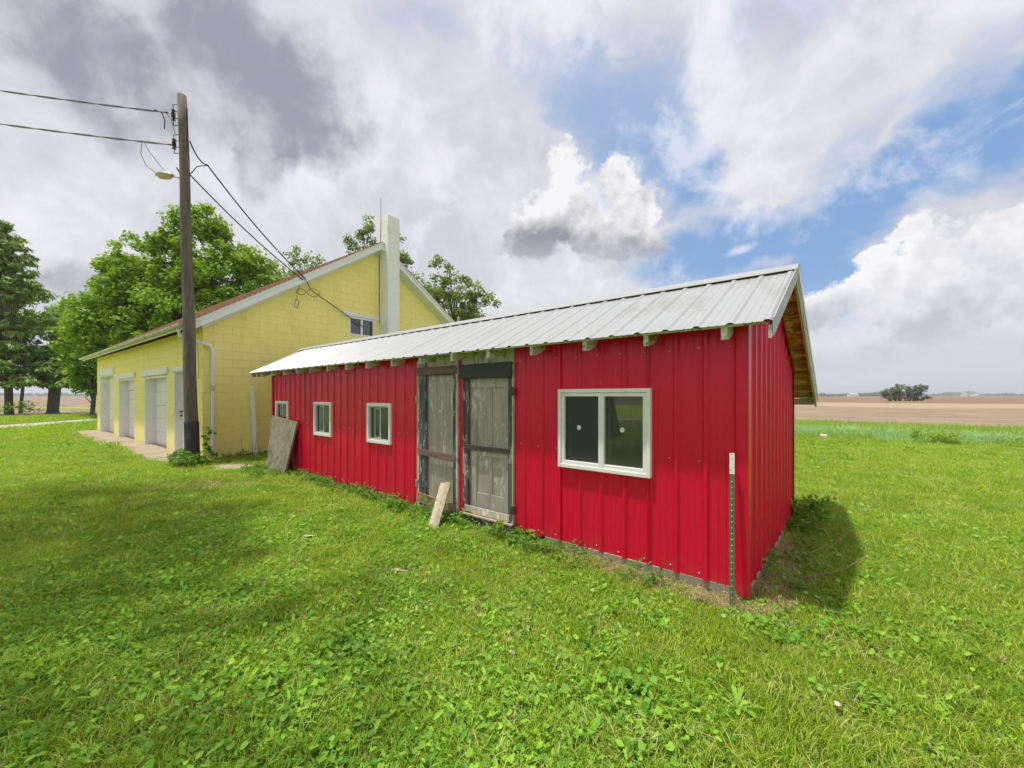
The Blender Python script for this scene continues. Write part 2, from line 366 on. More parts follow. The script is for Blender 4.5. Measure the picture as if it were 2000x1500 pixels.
def thing(name, label, cat, loc=(0, 0, 0), rz=0, group=None):
    o = bpy.data.objects.new(name, None); COL.objects.link(o); o.location = loc; o.rotation_euler = (0, 0, rz)
    o['label'] = label; o['category'] = cat
    if group: o['group'] = group
    o.empty_display_size = .2
    return o
def tag(o, label, cat, group=None):
    o['label'] = label; o['category'] = cat
    if group: o['group'] = group
    return o
def box(name, mat, parent, *a, b=.003, **k): return MB().cbox(*a, b).build(name, mat, parent, **k)
def sub(o):                                       # an Empty part that holds sub-parts is avoided: parts carry meshes
    return o
# ------------------------------------------------------------------ ground
def sheet(name, poly, z, mat, n=0):
    return MB().add([(x, y, z) for x, y in poly], [tuple(range(len(poly)))]).build(name, mat, kind='structure')
sheet('ground', [(-3500, -3500), (3500, -3500), (3500, 3500), (-3500, 3500)], -.05, 'field_soil')
LAWN = (-46.5, 70, -60, 25.4)
gm = MB(); NX, NY = 117, 92
def gz(x, y):                                     # gentle unevenness of the lawn
    return .0
for j in range(NY+1):
    for i in range(NX+1):
        x = LAWN[0]+(LAWN[1]-LAWN[0])*i/NX; y = LAWN[2]+(LAWN[3]-LAWN[2])*j/NY
        e = min(x-LAWN[0], LAWN[1]-x, y-LAWN[2], LAWN[3]-y)
        wob = .5*math.sin(x*.7)+.4*math.sin(y*.9+1) if e < .01 else 0
        gm.v.append((x+(wob if i in (0, NX) else 0), y+(wob if j in (0, NY) else 0), -.045 if e < .01 else 0.0))
for j in range(NY):
    for i in range(NX):
        a = j*(NX+1)+i; gm.f.append((a, a+1, a+NX+2, a+NX+1))
gm.build('lawn', 'lawn_soil', kind='structure')
# gravel drive behind the lawn, left
cl_ = [(-60, 17), (-46, 9), (-37.5, 3.1), (-32, -.8), (-24, -7), (-12, -18), (-4, -32)]
dl_, dr_ = [], []
for i, (x, y) in enumerate(cl_):
    a, b_ = cl_[max(i-1, 0)], cl_[min(i+1, len(cl_)-1)]; l = math.hypot(b_[0]-a[0], b_[1]-a[1]); nx_, ny_ = -(b_[1]-a[1])/l, (b_[0]-a[0])/l
    w_ = 1.25+.12*math.sin(i*2); dl_.append((x+nx_*w_, y+ny_*w_)); dr_.append((x-nx_*w_, y-ny_*w_))
drv = dl_+dr_[::-1]
gv = MB(); gv.v = [(x, y, .012) for x, y in dl_]+[(x, y, .012) for x, y in dr_]; n_ = len(cl_)
gv.f = [(i, i+n_, i+n_+1, i+1) for i in range(n_-1)]; gv.build('gravel_drive', 'gravel', kind='structure')
p1, p2, p3, p4 = pt(-300, 773, 50), pt(420, 773, 50), pt(420, 773, 57), pt(-300, 773, 57)
MB().add([(q.x, q.y, -.035) for q in (p1, p2, p3, p4)], [(0, 1, 2, 3)]).build('grass_strip', 'verge_ground', kind='structure')
# concrete apron in front of the garage, cracked into slabs
GC, GR = (-11.8, 2.72), R(2.68)
def gw(x, y, z=0): return (GC[0]+x*math.cos(GR)-y*math.sin(GR), GC[1]+x*math.sin(GR)+y*math.cos(GR), z)
def slab(poly, z0, z1, name='concrete_slab', parent=None, mat='concrete'):
    return MB().prism([(x, y, z0) for x, y in poly], (0, 0, z1-z0)).build(name, mat, parent, kind=None if parent else 'structure')
apr = MB().prism([gw(x, y, -.05) for x, y in [(.1, .0), (.35, -.62), (-1.2, -.95), (-2.6, -.85), (-5.2, -.72), (-8, -.95), (-10.5, -.8), (-13.2, -.95), (-14.6, -.6), (-14.2, 0)]], (0, 0, .062)).build('apron', 'foundation', kind='structure')
seams = [(.1, .3), (-1.3, -1.25), (-2.9, -2.7), (-5.0, -5.25), (-7.0, -6.8), (-9.5, -9.8), (-12.0, -11.8), (-14.2, -14.2)]
edge = [-.58, -.98, -.86, -.72, -.92, -.80, -.93, -.55]
for i in range(7):
    (a0, a1), (b0, b1) = seams[i], seams[i+1]; gp = .018
    mid = (-.33 - .07*math.sin(i*2.1))
    pol = [(a0-gp, .27), (a1-gp, edge[i]), ((a1+b1)/2, (edge[i]+edge[i+1])/2+.07*math.sin(i*3)), (b1+gp, edge[i+1]), (b0+gp, .27)]
    dz = .004*math.sin(i*1.7)
    MB().prism([gw(x, y, -.02) for x, y in pol], (0, 0, .05+dz)).build('slab', 'concrete', apr)
pp = MB().prism([(-10.92, 2.62, -.03), (-10.05, 2.50, -.03), (-9.55, 2.95, -.03), (-9.75, 3.30, -.03), (-10.5, 3.2, -.03), (-11.0, 3.0, -.03)], (0, 0, .065)).build('broken_slab', 'concrete')
tag(pp, 'broken pale concrete slab half sunk in grass between pole and shed', 'concrete slab')
# ------------------------------------------------------------------ red shed
Y0, X0, XL, YB = 3.48, -.65, -9.70, 6.24
EY, EZ, RY, RZ, BY, BZ = 3.23, 2.055, 4.60, 2.735, 6.93, 1.53
SL = (RZ-EZ)/(RY-EY); SB = (RZ-BZ)/(BY-RY); XR = -.445
def rz_(y): return EZ+(y-EY)*SL if y <= RY else RZ-(y-RY)*SB
shed = thing('shed', 'long low red steel shed with white ribbed metal roof', 'shed')
def profile(u0, u1, first, pitch=.2286, h=.019):
    pts = [(u0, 0.)]
    kx = math.ceil((u0-first)/pitch)-1
    while first+kx*pitch < u1+pitch:
        c = first+kx*pitch
        for du, hh in ((-.030, 0), (-.012, h), (.012, h), (.030, 0), (.078, 0), (.086, .0035), (.094, 0), (.134, 0), (.142, .0035), (.150, 0)):
            x = c+du
            if u0 < x < u1: pts.append((x, hh))
        kx += 1
    pts.append((u1, 0.)); return pts
def siding(name, u0, u1, zlo, zhi, first, place, openings=(), mat='red_steel', h=.019, parent=shed):
    pr = profile(u0, u1, first, h=h); us = []
    for u, hh in pr: us.append((u, hh))
    for (a, b_, c_, d_) in openings:
        for e in (a, b_):
            if u0 < e < u1 and all(abs(e-u[0]) > 1e-4 for u in us): us.append((e, 0.))
    us.sort(); mb = MB()
    for (a, ha), (b_, hb) in zip(us[:-1], us[1:]):
        if b_-a < 1e-5: continue
        mid = (a+b_)/2; spans = None
        za0, zb0 = zlo(a), zlo(b_); za1, zb1 = zhi(a), zhi(b_)
        spans = [((za0, zb0), (za1, zb1))]
        for (oa, ob, oc, od) in openings:
            if oa <= mid <= ob: spans = [((za0, zb0), (oc, oc)), ((od, od), (za1, zb1))]
        for (l, hh_) in spans:
            if hh_[0]-l[0] < .005 and hh_[1]-l[1] < .005: continue
            mb.add([place(a, ha, l[0]), place(b_, hb, l[1]), place(b_, hb, hh_[1]), place(a, ha, hh_[0])], [(0, 1, 2, 3)])
    return mb.build(name, mat, parent) if mb.f else None
BW = (-2.285, -1.375, .86, 1.60)
SW = [(-5.855, -5.245, .845, 1.425), (-7.675, -7.055, .845, 1.425), (-9.465, -8.865, .845, 1.425)]
opens = [BW]+SW
front = lambda u, h, z: (u, Y0-h, z)
def zl(u): return .092+.004*math.sin(u*3)
ft = lambda u: rz_(Y0)-.03
def runs(a, b_, w):
    out = []; x = b_
    while x > a+.02: out.append((max(a, x-w), x)); x -= w
    return out
for (a, b_) in runs(-2.895, X0-.02, .9144): siding('siding_panel', a, b_-.002, zl, ft, -.70, front, opens)
for (a, b_) in runs(XL+.01, -4.60, .9144): siding('siding_panel', a, b_-.002, lambda u: .045, ft, -4.70, front, opens)
siding('siding_panel', -3.785, -3.725, lambda u: .07, ft, -3.4, front)
end = lambda u, h, z: (X0+h, u, z)
for (a, b_) in [(3.50, 4.21), (4.21, 5.12), (5.12, 6.03), (6.03, 6.24)]:
    siding('siding_panel', a, b_, lambda u: .075, lambda u: rz_(u)-.035, 3.56, end)
for (a, b_) in runs(Y0, YB, .9144): siding('siding_panel', a, b_, lambda u: .06, lambda u: rz_(u)-.035, 3.6, lambda u, h, z: (XL-h, u, z))
for (a, b_) in runs(XL, X0, .9144): siding('siding_panel', a, b_, lambda u: .06, lambda u: rz_(YB)-.035, -.7, lambda u, h, z: (u, YB+h, z))
# corner trims
for (cx, cy, sx, sy) in ((X0, Y0, 1, -1), (X0, YB, 1, 1), (XL, Y0, -1, -1)):
    t = .024
    MB().prism([(cx+sx*t, cy+sy*t, .05), (cx-sx*.045, cy+sy*t, .05), (cx-sx*.045, cy+sy*(t-.003), .05), (cx+sx*(t-.003), cy+sy*(t-.003), .05), (cx+sx*(t-.003), cy-sy*.045, .05), (cx+sx*t, cy-sy*.045, .05)], (0, 0, rz_(cy)-.095)).build('corner_trim', 'red_steel', shed)
# screws
sm = MB()
def screw(x, y, z, ax):
    r = .0065
    n = [(math.cos(a), math.sin(a)) for a in [i*math.pi/3 for i in range(6)]]
    if ax == 'y': ring = [(x+r*c_, y, z+r*s_) for c_, s_ in n]; ring2 = [(x+r*.6*c_, y-.004, z+r*.6*s_) for c_, s_ in n]
    else: ring = [(x, y+r*c_, z+r*s_) for c_, s_ in n]; ring2 = [(x+.004, y+r*.6*c_, z+r*.6*s_) for c_, s_ in n]
    sm.add(ring+ring2, [(i, (i+1) % 6, (i+1) % 6+6, i+6) for i in range(6)]+[tuple(range(6, 12))])
for i in range(40):
    u = -.70-.05-i*.2286
    for z in (.145, 1.02, 1.93):
        if -4.58 < u < -2.9 or any(o[0]-.05 < u < o[1]+.05 and o[2]-.05 < z < o[3]+.05 for o in opens): continue
        if u < XL+.05: continue
        screw(u+random.uniform(-.01, .01), Y0-.001, z+random.uniform(-.012, .012), 'y')
        if random.random() < .3: screw(u+.03, Y0-.001, z+.004, 'y')
for i in range(12):
    for z in (.15, .95, 1.5): screw(X0+.001, 3.62+i*.2286, z, 'x')
sm.build('screws', 'screw', shed, kind='stuff')
# foundation
fx = X0-.015; i = 0
while fx > XL+.1:
    w = .62+.12*math.sin(i*2.3)
    a = max(fx-w, XL+.02)
    if not (a < -2.95 and fx > -4.6): MB().cbox(a+.004, fx-.004, Y0-.002+.004*math.sin(i*5), Y0+.16, -.15, .10, .008).build('foundation_block', 'foundation', shed)
    fx = a; i += 1
fy = Y0+.16; i = 0
while fy < YB-.05:
    b_ = min(fy+.55+.1*math.sin(i*3), YB); MB().cbox(X0-.15, X0+.012+.008*math.sin(i*4), fy+.005, b_-.005, -.15, .078+.012*math.sin(i*3), .008).build('foundation_block', 'foundation', shed); fy = b_; i += 1
box('floor', 'dark_inside', shed, XL+.2, X0-.17, Y0+.2, YB-.1, -.1, .03)
# roof panels: thickness comes from hemmed sheet edges
def roofpanel(u0, u1, front_side, skew=0):
    pr = profile(u0, u1, XR-.03, h=.013); mb = MB()
    t = .0015
    if front_side: (ya, za), (yb, zb) = (EY, EZ), (RY-.01, RZ-.005)
    else: (ya, za), (yb, zb) = (BY, BZ), (RY+.01, RZ-.005)
    L = math.hypot(yb-ya, zb-za); nz_ = abs(yb-ya)/L; ny_ = -(zb-za)/L if front_side else (zb-za)/L
    n = len(pr)
    for tt in (0, -t):
        for u, h in pr:
            du = 0
            mb.v.append((u, ya+ny_*(h+tt), za+nz_*(h+tt)))
            mb.v.append((u+(skew if u < u0+.01 else 0), yb+ny_*(h+tt), zb+nz_*(h+tt)))
    for i in range(n-1):
        a = 2*i; mb.f.append((a, a+2, a+3, a+1)); b_ = 2*n+a; mb.f.append((b_, b_+1, b_+3, b_+2))
        mb.f.append((a, b_, b_+2, a+2))
    mb.f.append((0, 1, 2*n+1, 2*n)); e = 2*n-2; mb.f.append((e, 2*n+e, 2*n+e+1, e+1))
    return mb.build('roof_panel', 'roof_steel', shed)
x = XR
for i in range(11):
    a = x-.9144 if i < 10 else -10.42
    roofpanel(a, x, True, -.55 if i == 10 else 0); roofpanel(a, x, False, -.55 if i == 10 else 0)
    x = a
    if x <= -10.42: break
# ridge cap
cw, ct = .155, .004
def capseg(x0, x1):
    pf = [(RY-cw, RZ-cw*SL+.027), (RY-.01, RZ+.032), (RY+.01, RZ+.032), (RY+cw, RZ-cw*SB+.027)]
    poly = [(x1, y, z) for y, z in pf]+[(x1, y, z-ct) for y, z in pf[::-1]]
    MB().prism(poly, (x0-x1, 0, 0)).build('ridge_cap', 'ridge_steel', shed)
capseg(-3.45, XR+.02); capseg(-6.48, -3.452); capseg(-9.5, -6.482); capseg(-10.95, -9.502)
# sheathing boards under the steel
def sheathing(y0, z0, y1, z1, nb):
    L = math.hypot(y1-y0, z1-z0); ty, tz = (y1-y0)/L, (z1-z0)/L; ny_, nz_ = (-tz, ty) if ty > 0 else (tz, -ty)
    for i in range(nb):
        a, b_ = L*i/nb+.004, L*(i+1)/nb-.004
        o1 = -.006-random.uniform(0, .003); o2 = o1-.018
        xe = XR-.03-random.uniform(0, .004)
        q = [(y0+ty*a+ny_*o1, z0+tz*a+nz_*o1), (y0+ty*b_+ny_*o1, z0+tz*b_+nz_*o1), (y0+ty*b_+ny_*o2, z0+tz*b_+nz_*o2), (y0+ty*a+ny_*o2, z0+tz*a+nz_*o2)]
        MB().prism([(xe, y, z) for y, z in q], (-10.35-xe, 0, 0)).build('sheathing_board', 'sheathing' if not (y1 > y0 and i == 0 and y0 < 4) else 'rafter_wood', shed)
sheathing(EY+.02, EZ+.01, RY-.01, RZ-.005, 9)
sheathing(RY+.01, RZ-.005, BY-.02, BZ+.01, 15)
# rafters
for rx in [-.75, -1.33, -1.90, -2.5, -3.1, -3.69, -4.30, -4.92, -5.57, -6.17, -6.79, -7.42, -7.99, -8.57, -9.17, -9.72, -10.02, -10.3]:
    y0, y1 = EY+.035, RY-.02
    d_ = .030
    top = lambda y: EZ+(y-EY)*SL-d_
    MB().prism([(rx-.02, y0, top(y0)), (rx-.02, y0, top(y0)-.085), (rx-.02, y0+.045, top(y0)-.085), (rx-.02, y0+.15, top(y0)-.045), (rx-.02, y1, top(y1)-.09), (rx-.02, y1, top(y1))], (.04, 0, 0)).build('rafter', 'rafter_wood', shed)
    y0b, y1b = BY-.04, RY+.02; tb = lambda y: RZ-(y-RY)*SB-d_
    MB().prism([(rx-.02, y1b, tb(y1b)), (rx-.02, y1b, tb(y1b)-.09), (rx-.02, y0b, tb(y0b)-.09), (rx-.02, y0b, tb(y0b))], (.04, 0, 0)).build('rafter', 'rafter_wood', shed)
# rake boards with metal edge, and back fascia
def rake(y0, z0, y1, z1, mat, dz0, dz1, xo, w=.022):
    MB().prism([(XR+xo-w, y0, z0+dz1), (XR+xo-w, y0, z0+dz0), (XR+xo-w, y1, z1+dz0), (XR+xo-w, y1, z1+dz1)], (w, 0, 0)).build('rake_board', mat, shed)
rake(EY-.01, EZ, RY, RZ, 'ridge_steel', -.10, .018, .012, .010)
rake(EY+.01, EZ, RY, RZ, 'aged_trim', -.115, -.03, -.004, .022)
rake(RY, RZ, BY+.01, BZ, 'aged_trim', -.125, -.005, .0, .024)
rake(RY, RZ, BY+.02, BZ, 'white_trim', -.055, .020, .020, .012)
box('fascia', 'aged_trim', shed, -10.3, XR-.03, BY-.045, BY-.015, BZ-.105, BZ-.022)
box('bracket', 'rafter_wood', shed, X0+.03, XR-.03, BY-.12, BY-.05, BZ-.03, BZ+.01)
# trim where end wall meets the sheathing
MB().prism([(X0+.022, Y0, rz_(Y0)-.075), (X0+.022, Y0, rz_(Y0)-.035), (X0+.022, RY, RZ-.035), (X0+.022, YB, rz_(YB)-.035), (X0+.022, YB, rz_(YB)-.075), (X0+.022, RY, RZ-.075)], (.012, 0, 0)).build('gable_trim', 'red_steel', shed)
# ---- big sliding window
wd = MB()
def frame(mb, x0, x1, z0, z1, w, ya, yb, wb=None):
    wb = wb or w
    mb.cbox(x0, x0+w, ya, yb, z0, z1, .003); mb.cbox(x1-w, x1, ya, yb, z0, z1, .003)
    mb.cbox(x0+w, x1-w, ya+.0005, yb, z1-w, z1, .003); mb.cbox(x0+w, x1-w, ya+.0005, yb, z0, z0+wb, .003); return mb
frame(wd, -2.30, -1.36, .845, 1.615, .036, Y0-.048, Y0+.03)
win = wd.build('window', 'vinyl_white', shed, label='wide two-pane sliding window in white vinyl frame')
frame(MB(), -2.263, -1.397, .882, 1.578, .034, Y0-.036, Y0+.03).build('inner_frame', 'vinyl_white', win)
MB().cbox(-1.857, -1.80, Y0-.040, Y0+.025, .885, 1.572, .004).build('meeting_rail', 'vinyl_white', win)
frame(MB(), -2.200, -1.845, .918, 1.543, .030, Y0-.004, Y0+.014).build('sash', 'sash_grey', win)
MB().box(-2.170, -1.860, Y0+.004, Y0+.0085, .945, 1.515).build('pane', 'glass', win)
MB().box(-2.228, -1.858, Y0-.0125, Y0-.0115, .917, 1.543).build('insect_screen', 'screen_mesh', win)
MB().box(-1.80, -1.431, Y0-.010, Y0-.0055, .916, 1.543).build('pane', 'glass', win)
MB().cbox(-1.797, -1.765, Y0+.03, Y0+.045, .93, 1.53, .004).build('latch_rail', 'sash_grey', win)
MB().cbox(-1.785, -1.772, Y0+.01, Y0+.03, 1.16, 1.24, .004).build('latch', 'vinyl_white', win)
for z in (1.045, 1.42): MB().cbox(-2.226, -2.205, Y0-.020, Y0-.013, z-.012, z+.012, .002).build('screen_clip', 'dark_metal', win)
for sx, sy in ((-2.075, -.0145), (-1.63, -.0115)):
    mb = MB(); n = 18
    mb.add([(sx+.023*math.cos(2*math.pi*i/n), Y0+sy, 1.243+.023*math.sin(2*math.pi*i/n)) for i in range(n)]+[(sx+.023*math.cos(2*math.pi*i/n), Y0+sy-.001, 1.243+.023*math.sin(2*math.pi*i/n)) for i in range(n)], [tuple(range(n, 2*n))[::-1]]+[(i, (i+1) % n, (i+1) % n+n, i+n) for i in range(n)])
    mb.build('sticker', 'sticker', win)
# ---- three small windows
for wi, (a, b_, c_, d_) in enumerate(SW):
    w = frame(MB(), a-.015, b_+.015, c_-.015, d_+.015, .048, Y0-.036, Y0+.03).build('window', 'vinyl_white', shed)
    frame(MB(), a+.033, b_-.033, c_+.033, d_-.033, .020, Y0-.020, Y0+.03).build('inner_frame', 'sash_grey', w)
    m_ = a+.033+(b_-a-.066)*.55
    MB().cbox(m_-.016, m_+.016, Y0-.015, Y0+.02, c_+.052, d_-.052, .003).build('mullion', 'sash_grey', w)
    frame(MB(), a+.14, m_-.015, c_+.06, d_-.06, .020, Y0+.008, Y0+.022).build('sash', 'sash_grey', w)
    MB().box(a+.05, m_-.016, Y0+.012, Y0+.016, c_+.052, d_-.052).build('pane', 'glass_dim', w)
    MB().box(m_+.016, b_-.052, Y0-.004, Y0, c_+.052, d_-.052).build('pane', 'glass_dim', w)
# ---- doors
def wiremesh(x0, x1, z0, z1, y, sp=.0127, r=.00065, wob=.0):
    mb = MB()
    n = int((x1-x0)/sp)
    for i in range(n+1):
        x = x0+(x1-x0)*i/n; yy = y-.0006
        mb.add([(x-r, yy, z0), (x+r, yy, z0), (x+r, yy, z1), (x-r, yy, z1), (x-r, yy+r, z0), (x+r, yy+r, z0), (x+r, yy+r, z1), (x-r, yy+r, z1)], [(0, 1, 2, 3), (1, 5, 6, 2), (4, 0, 3, 7)])
    n = int((z1-z0)/sp)
    for i in range(n+1):
        z = z0+(z1-z0)*i/n
        mb.add([(x0, y, z-r), (x1, y, z-r), (x1, y, z+r), (x0, y, z+r), (x0, y+r, z-r), (x1, y+r, z-r), (x1, y+r, z+r), (x0, y+r, z+r)], [(0, 1, 2, 3), (3, 2, 6, 7), (4, 5, 1, 0)])
    return mb
# left door
dl = MB().cbox(-4.585, -3.785, Y0+.020, Y0+.045, .06, 1.82, .003).build('door', 'grey_door', shed, label='narrower left screen door with brown rails')
for (a, b_) in ((-4.40, -4.235), (-4.230, -4.055), (-4.050, -3.89)): MB().cbox(a, b_, Y0+.012+random.uniform(0, .004), Y0+.019, .10, 1.80, .003).build('plank', 'grey_door', dl)
MB().cbox(-4.557, -4.412, Y0-.022, Y0+.012, .08, 1.835, .004).build('stile', 'black_stile', dl)
MB().cbox(-3.882, -3.825, Y0-.022, Y0+.012, .08, 1.835, .004).build('stile', 'black_stile', dl)
MB().cbox(-4.605, -4.558, Y0-.030, Y0+.02, .06, 2.02, .003).build('jamb', 'white_board', dl)
MB().cbox(-3.823, -3.788, Y0-.030, Y0+.02, .06, 2.02, .003).build('jamb', 'white_board', dl)
MB().cbox(-4.592, -3.80, Y0-.050, Y0-.031, 1.825, 1.925, .004).build('header', 'brown_rail', dl)
r_ = MB(); r_.prism([(-4.57, Y0-.042, .765), (-3.822, Y0-.042, .725), (-3.822, Y0-.042, .812), (-4.57, Y0-.042, .838)], (0, .019, 0)); r_.build('rail', 'brown_rail', dl)
r_ = MB(); r_.prism([(-4.57, Y0-.042, .125), (-3.83, Y0-.042, .055), (-3.83, Y0-.042, .20), (-4.57, Y0-.042, .25)], (0, .019, 0)); r_.build('rail', 'olive_board', dl)
wiremesh(-4.412, -3.883, .26, 1.82, Y0-.010).build('wire_mesh', 'galvanised', dl, kind='stuff')
for z in (1.50, .36): MB().cbox(-4.62, -4.585, Y0-.045, Y0-.031, z-.05, z+.05, .004).build('hinge', 'galvanised', dl)
# boards over the doors
MB().cbox(-4.60, -3.79, Y0-.012, Y0+.02, 1.90, rz_(Y0)-.035, .003).build('transom_board', 'white_board', shed)
MB().cbox(-3.725, -2.90, Y0-.012, Y0+.02, 1.90, rz_(Y0)-.035, .003).build('transom_board', 'white_board', shed)
box('notch', 'black_stile', shed, -4.44, -4.41, Y0-.020, Y0-.013, 1.93, 2.07)
# right door
dr = MB().cbox(-3.725, -2.895, Y0+.030, Y0+.055, .14, 1.78, .003).build('door', 'grey_door', shed, label='wider right screen door under a black header')
for (a, b_, c_, d_, o) in ((-3.60, -3.50, .17, 1.76, .012), (-3.07, -2.975, .17, 1.76, .012), (-3.50, -3.07, .17, .40, .0135), (-3.50, -3.07, .84, .97, .0135), (-3.50, -3.07, 1.64, 1.76, .0135), (-3.31, -3.25, .40, .84, .0145), (-3.31, -3.25, .97, 1.64, .0145)):
    MB().cbox(a+.001, b_-.001, Y0+o, Y0+.029, c_+.001, d_-.001, .004).build('door_panel', 'grey_door', dr)
MB().cbox(-3.705, -3.605, Y0-.022, Y0+.010, .14, 1.78, .004).build('stile', 'black_stile', dr)
MB().cbox(-2.978, -2.915, Y0-.022, Y0+.010, .14, 1.78, .004).build('stile', 'black_stile', dr)
MB().cbox(-3.725, -2.905, Y0-.055, Y0-.024, 1.755, 1.925, .005).build('header', 'black_paint', dr)
MB().cbox(-3.66, -2.95, Y0-.034, Y0-.023, .905, .965, .004).build('rail', 'black_rail', dr)
MB().cbox(-3.66, -2.95, Y0-.034, Y0-.023, .16, .235, .004).build('rail', 'grey_door', dr)
MB().prism([(-3.72, Y0-.055, .125), (-2.90, Y0-.055, .125), (-2.90, Y0-.055, .142), (-3.72, Y0-.055, .142)], (0, .08, 0)).build('sill', 'plank_new', dr)
MB().cbox(-3.72, -2.90, Y0-.040, Y0+.05, -.05, .123, .01).build('threshold', 'black_rail', dr)
wiremesh(-3.605, -2.978, .22, 1.76, Y0-.010).build('wire_mesh', 'galvanised', dr, kind='stuff')
for z in (1.60, .30):
    MB().cbox(-2.925, -2.868, Y0-.046, Y0-.033, z-.045, z+.045, .006).build('hinge', 'dark_metal', dr)
MB().cbox(-2.914, -2.899, Y0-.028, Y0+.02, .14, 1.9, .002).build('jamb', 'white_board', dr)
MB().cbox(-4.60, -3.79, Y0+.0, Y0+.05, -.05, .07, .01).build('threshold', 'grey_door', dl)
# ------------------------------------------------------------------ things by the shed
po = thing('fence_post', 'green steel T-post with white tip leaning at the red shed corner', 'fence post', (-.712, 3.335, 0))
tp = MB()
def tpost(mb, z0, z1, a, b_):
    A = Vector(a); B = Vector(b_); ax = (B-A).normalized()
    def P(x, y, z): t = z; q = A+ax*t; return (q.x+x, q.y+y, q.z)
    for (xa, xb, ya, yb) in ((-.017, .017, -.004, 0.), (-.003, .003, 0., .028)):
        mb.add([P(xa, ya, z0), P(xb, ya, z0), P(xb, yb, z0), P(xa, yb, z0), P(xa, ya, z1), P(xb, ya, z1), P(xb, yb, z1), P(xa, yb, z1)], [(0, 3, 2, 1), (4, 5, 6, 7), (0, 1, 5, 4), (1, 2, 6, 5), (2, 3, 7, 6), (3, 0, 4, 7)])
    return P
P_ = tpost(tp, -.15, .97, (0, 0, 0), (-.012, .06, 1.125)); tp.build('shaft', 'post_green', po)
t2 = MB(); tpost(t2, .972, 1.125, (0, 0, 0), (-.012, .06, 1.125)); t2.build('tip', 'chipped_tip', po)
t3 = MB()
for i in range(22):
    z = .03+i*.042; q = P_(0, -.008, z); t3.cbox(q[0]-.0035, q[0]+.0035, q[1]-.002, q[1]+.004, q[2]-.006, q[2]+.006, .002)
t3.build('studs', 'galvanised', po, kind='stuff')
# leaning plank
def slat(name, A, B, w, t, side, mat, parent=None):
    A = Vector(A); B = Vector(B); ax = (B-A).normalized(); s = Vector(side); s = (s-ax*s.dot(ax)).normalized(); n = ax.cross(s)
    q = [A-s*w/2-n*t/2, A+s*w/2-n*t/2, A+s*w/2+n*t/2, A-s*w/2+n*t/2]
    return MB().prism(q, B-A).build(name, mat, parent)
pk = slat('plank', (-3.775, 3.03, -.02), (-3.955, 3.385, .455), .092, .045, (1, .25, 0), 'plank_new')
tag(pk, 'short pale timber offcut leaning on the left shed door', 'plank')
slat('plank_offcut', (-3.735, 3.04, -.02), (-3.905, 3.395, .46), .06, .088, (.6, .8, 0), 'plank_new', None)
o_ = bpy.data.objects['plank_offcut']; o_.parent = pk; o_.name = 'second_ply'
# leaning weathered sheet
A = Vector((-9.10, 3.12, -.02)); Bv = Vector((-8.36, 3.18, -.02)); Cc = Vector((-8.30, 3.405, 1.05)); D = Vector((-9.52, 3.40, 1.14))
nrm = (Bv-A).cross(D-A).normalized()
sh = MB().prism([A, Bv, Cc, D], nrm*-.035).build('wooden_board', 'plywood_grey')
tag(sh, 'weathered grey wooden board leaning on the far end of the red shed', 'board')
# white post by garage wall
wp = MB().cbox(-.045, .045, -.03, .03, -.05, 1.78, .006).build('wooden_post', 'garage_white')
wp.location = gw(.22, 1.05, 0); wp.rotation_euler = (R(1.5), R(-2.2), R(60)); tag(wp, 'slim white painted post against the yellow block wall', 'post')
# ------------------------------------------------------------------ yellow garage
gar = thing('garage', 'yellow painted block garage with white chimney and three overhead doors', 'garage', (*GC, 0), GR)
GW, GL, WT = 9.4, 13.7, 3.20; GS = .648; OF = .215
def groof(y): return WT+GS*min(y, GW-y)
# front wall openings in local x: doors
DO = [(-12.89, -10.12, 2.39), (-9.22, -6.76, 2.14), (-5.39, -2.95, 2.12), (-2.22, -1.27, 2.22)]
D_ = .26
mb = MB()
mb.box(-.20, -.006, .206, GW-.2, -.1, 3.42)
tz = lambda y: WT+GS*min(y, GW-y)-.03
for q in ([(.206, 3.4205), (3.74, 3.4205), (3.74, tz(3.74)), (.206, tz(.206))], [(3.7405, 3.99), (4.60, 3.99), (4.60, tz(4.6)), (3.7405, tz(3.7405))], [(4.6005, 3.4205), (GW-.206, 3.4205), (GW-.206, tz(.206)), (GW/2, tz(GW/2)), (4.6005, tz(4.6005))]):
    mb.prism([(-.20, y, z) for y, z in q], (.194, 0, 0))
# front backing in piers
xs = [-GL+.005]
for a, b_, h in DO: xs += [a, b_]
xs += [-.006]
for i in range(0, len(xs), 2): mb.box(xs[i], xs[i+1], .006, .2, -.1, WT-.02)
for a, b_, h in DO: mb.box(a+.0005, b_-.0005, .0065, .1995, h, WT-.021)
mb.box(-GL, -.2, GW-.2, GW, -.1, WT-.02); mb.box(-GL+.0, -GL+.19, .2005, GW-.2005, -.1, WT-.022)
mb.prism([(-GL+.001, .02, WT-.021), (-GL+.001, GW-.02, WT-.021), (-GL+.001, GW/2, WT+GS*GW/2-.03)], (.19, 0, 0))
wall_o = mb.build('wall', 'yellow_joint', gar)
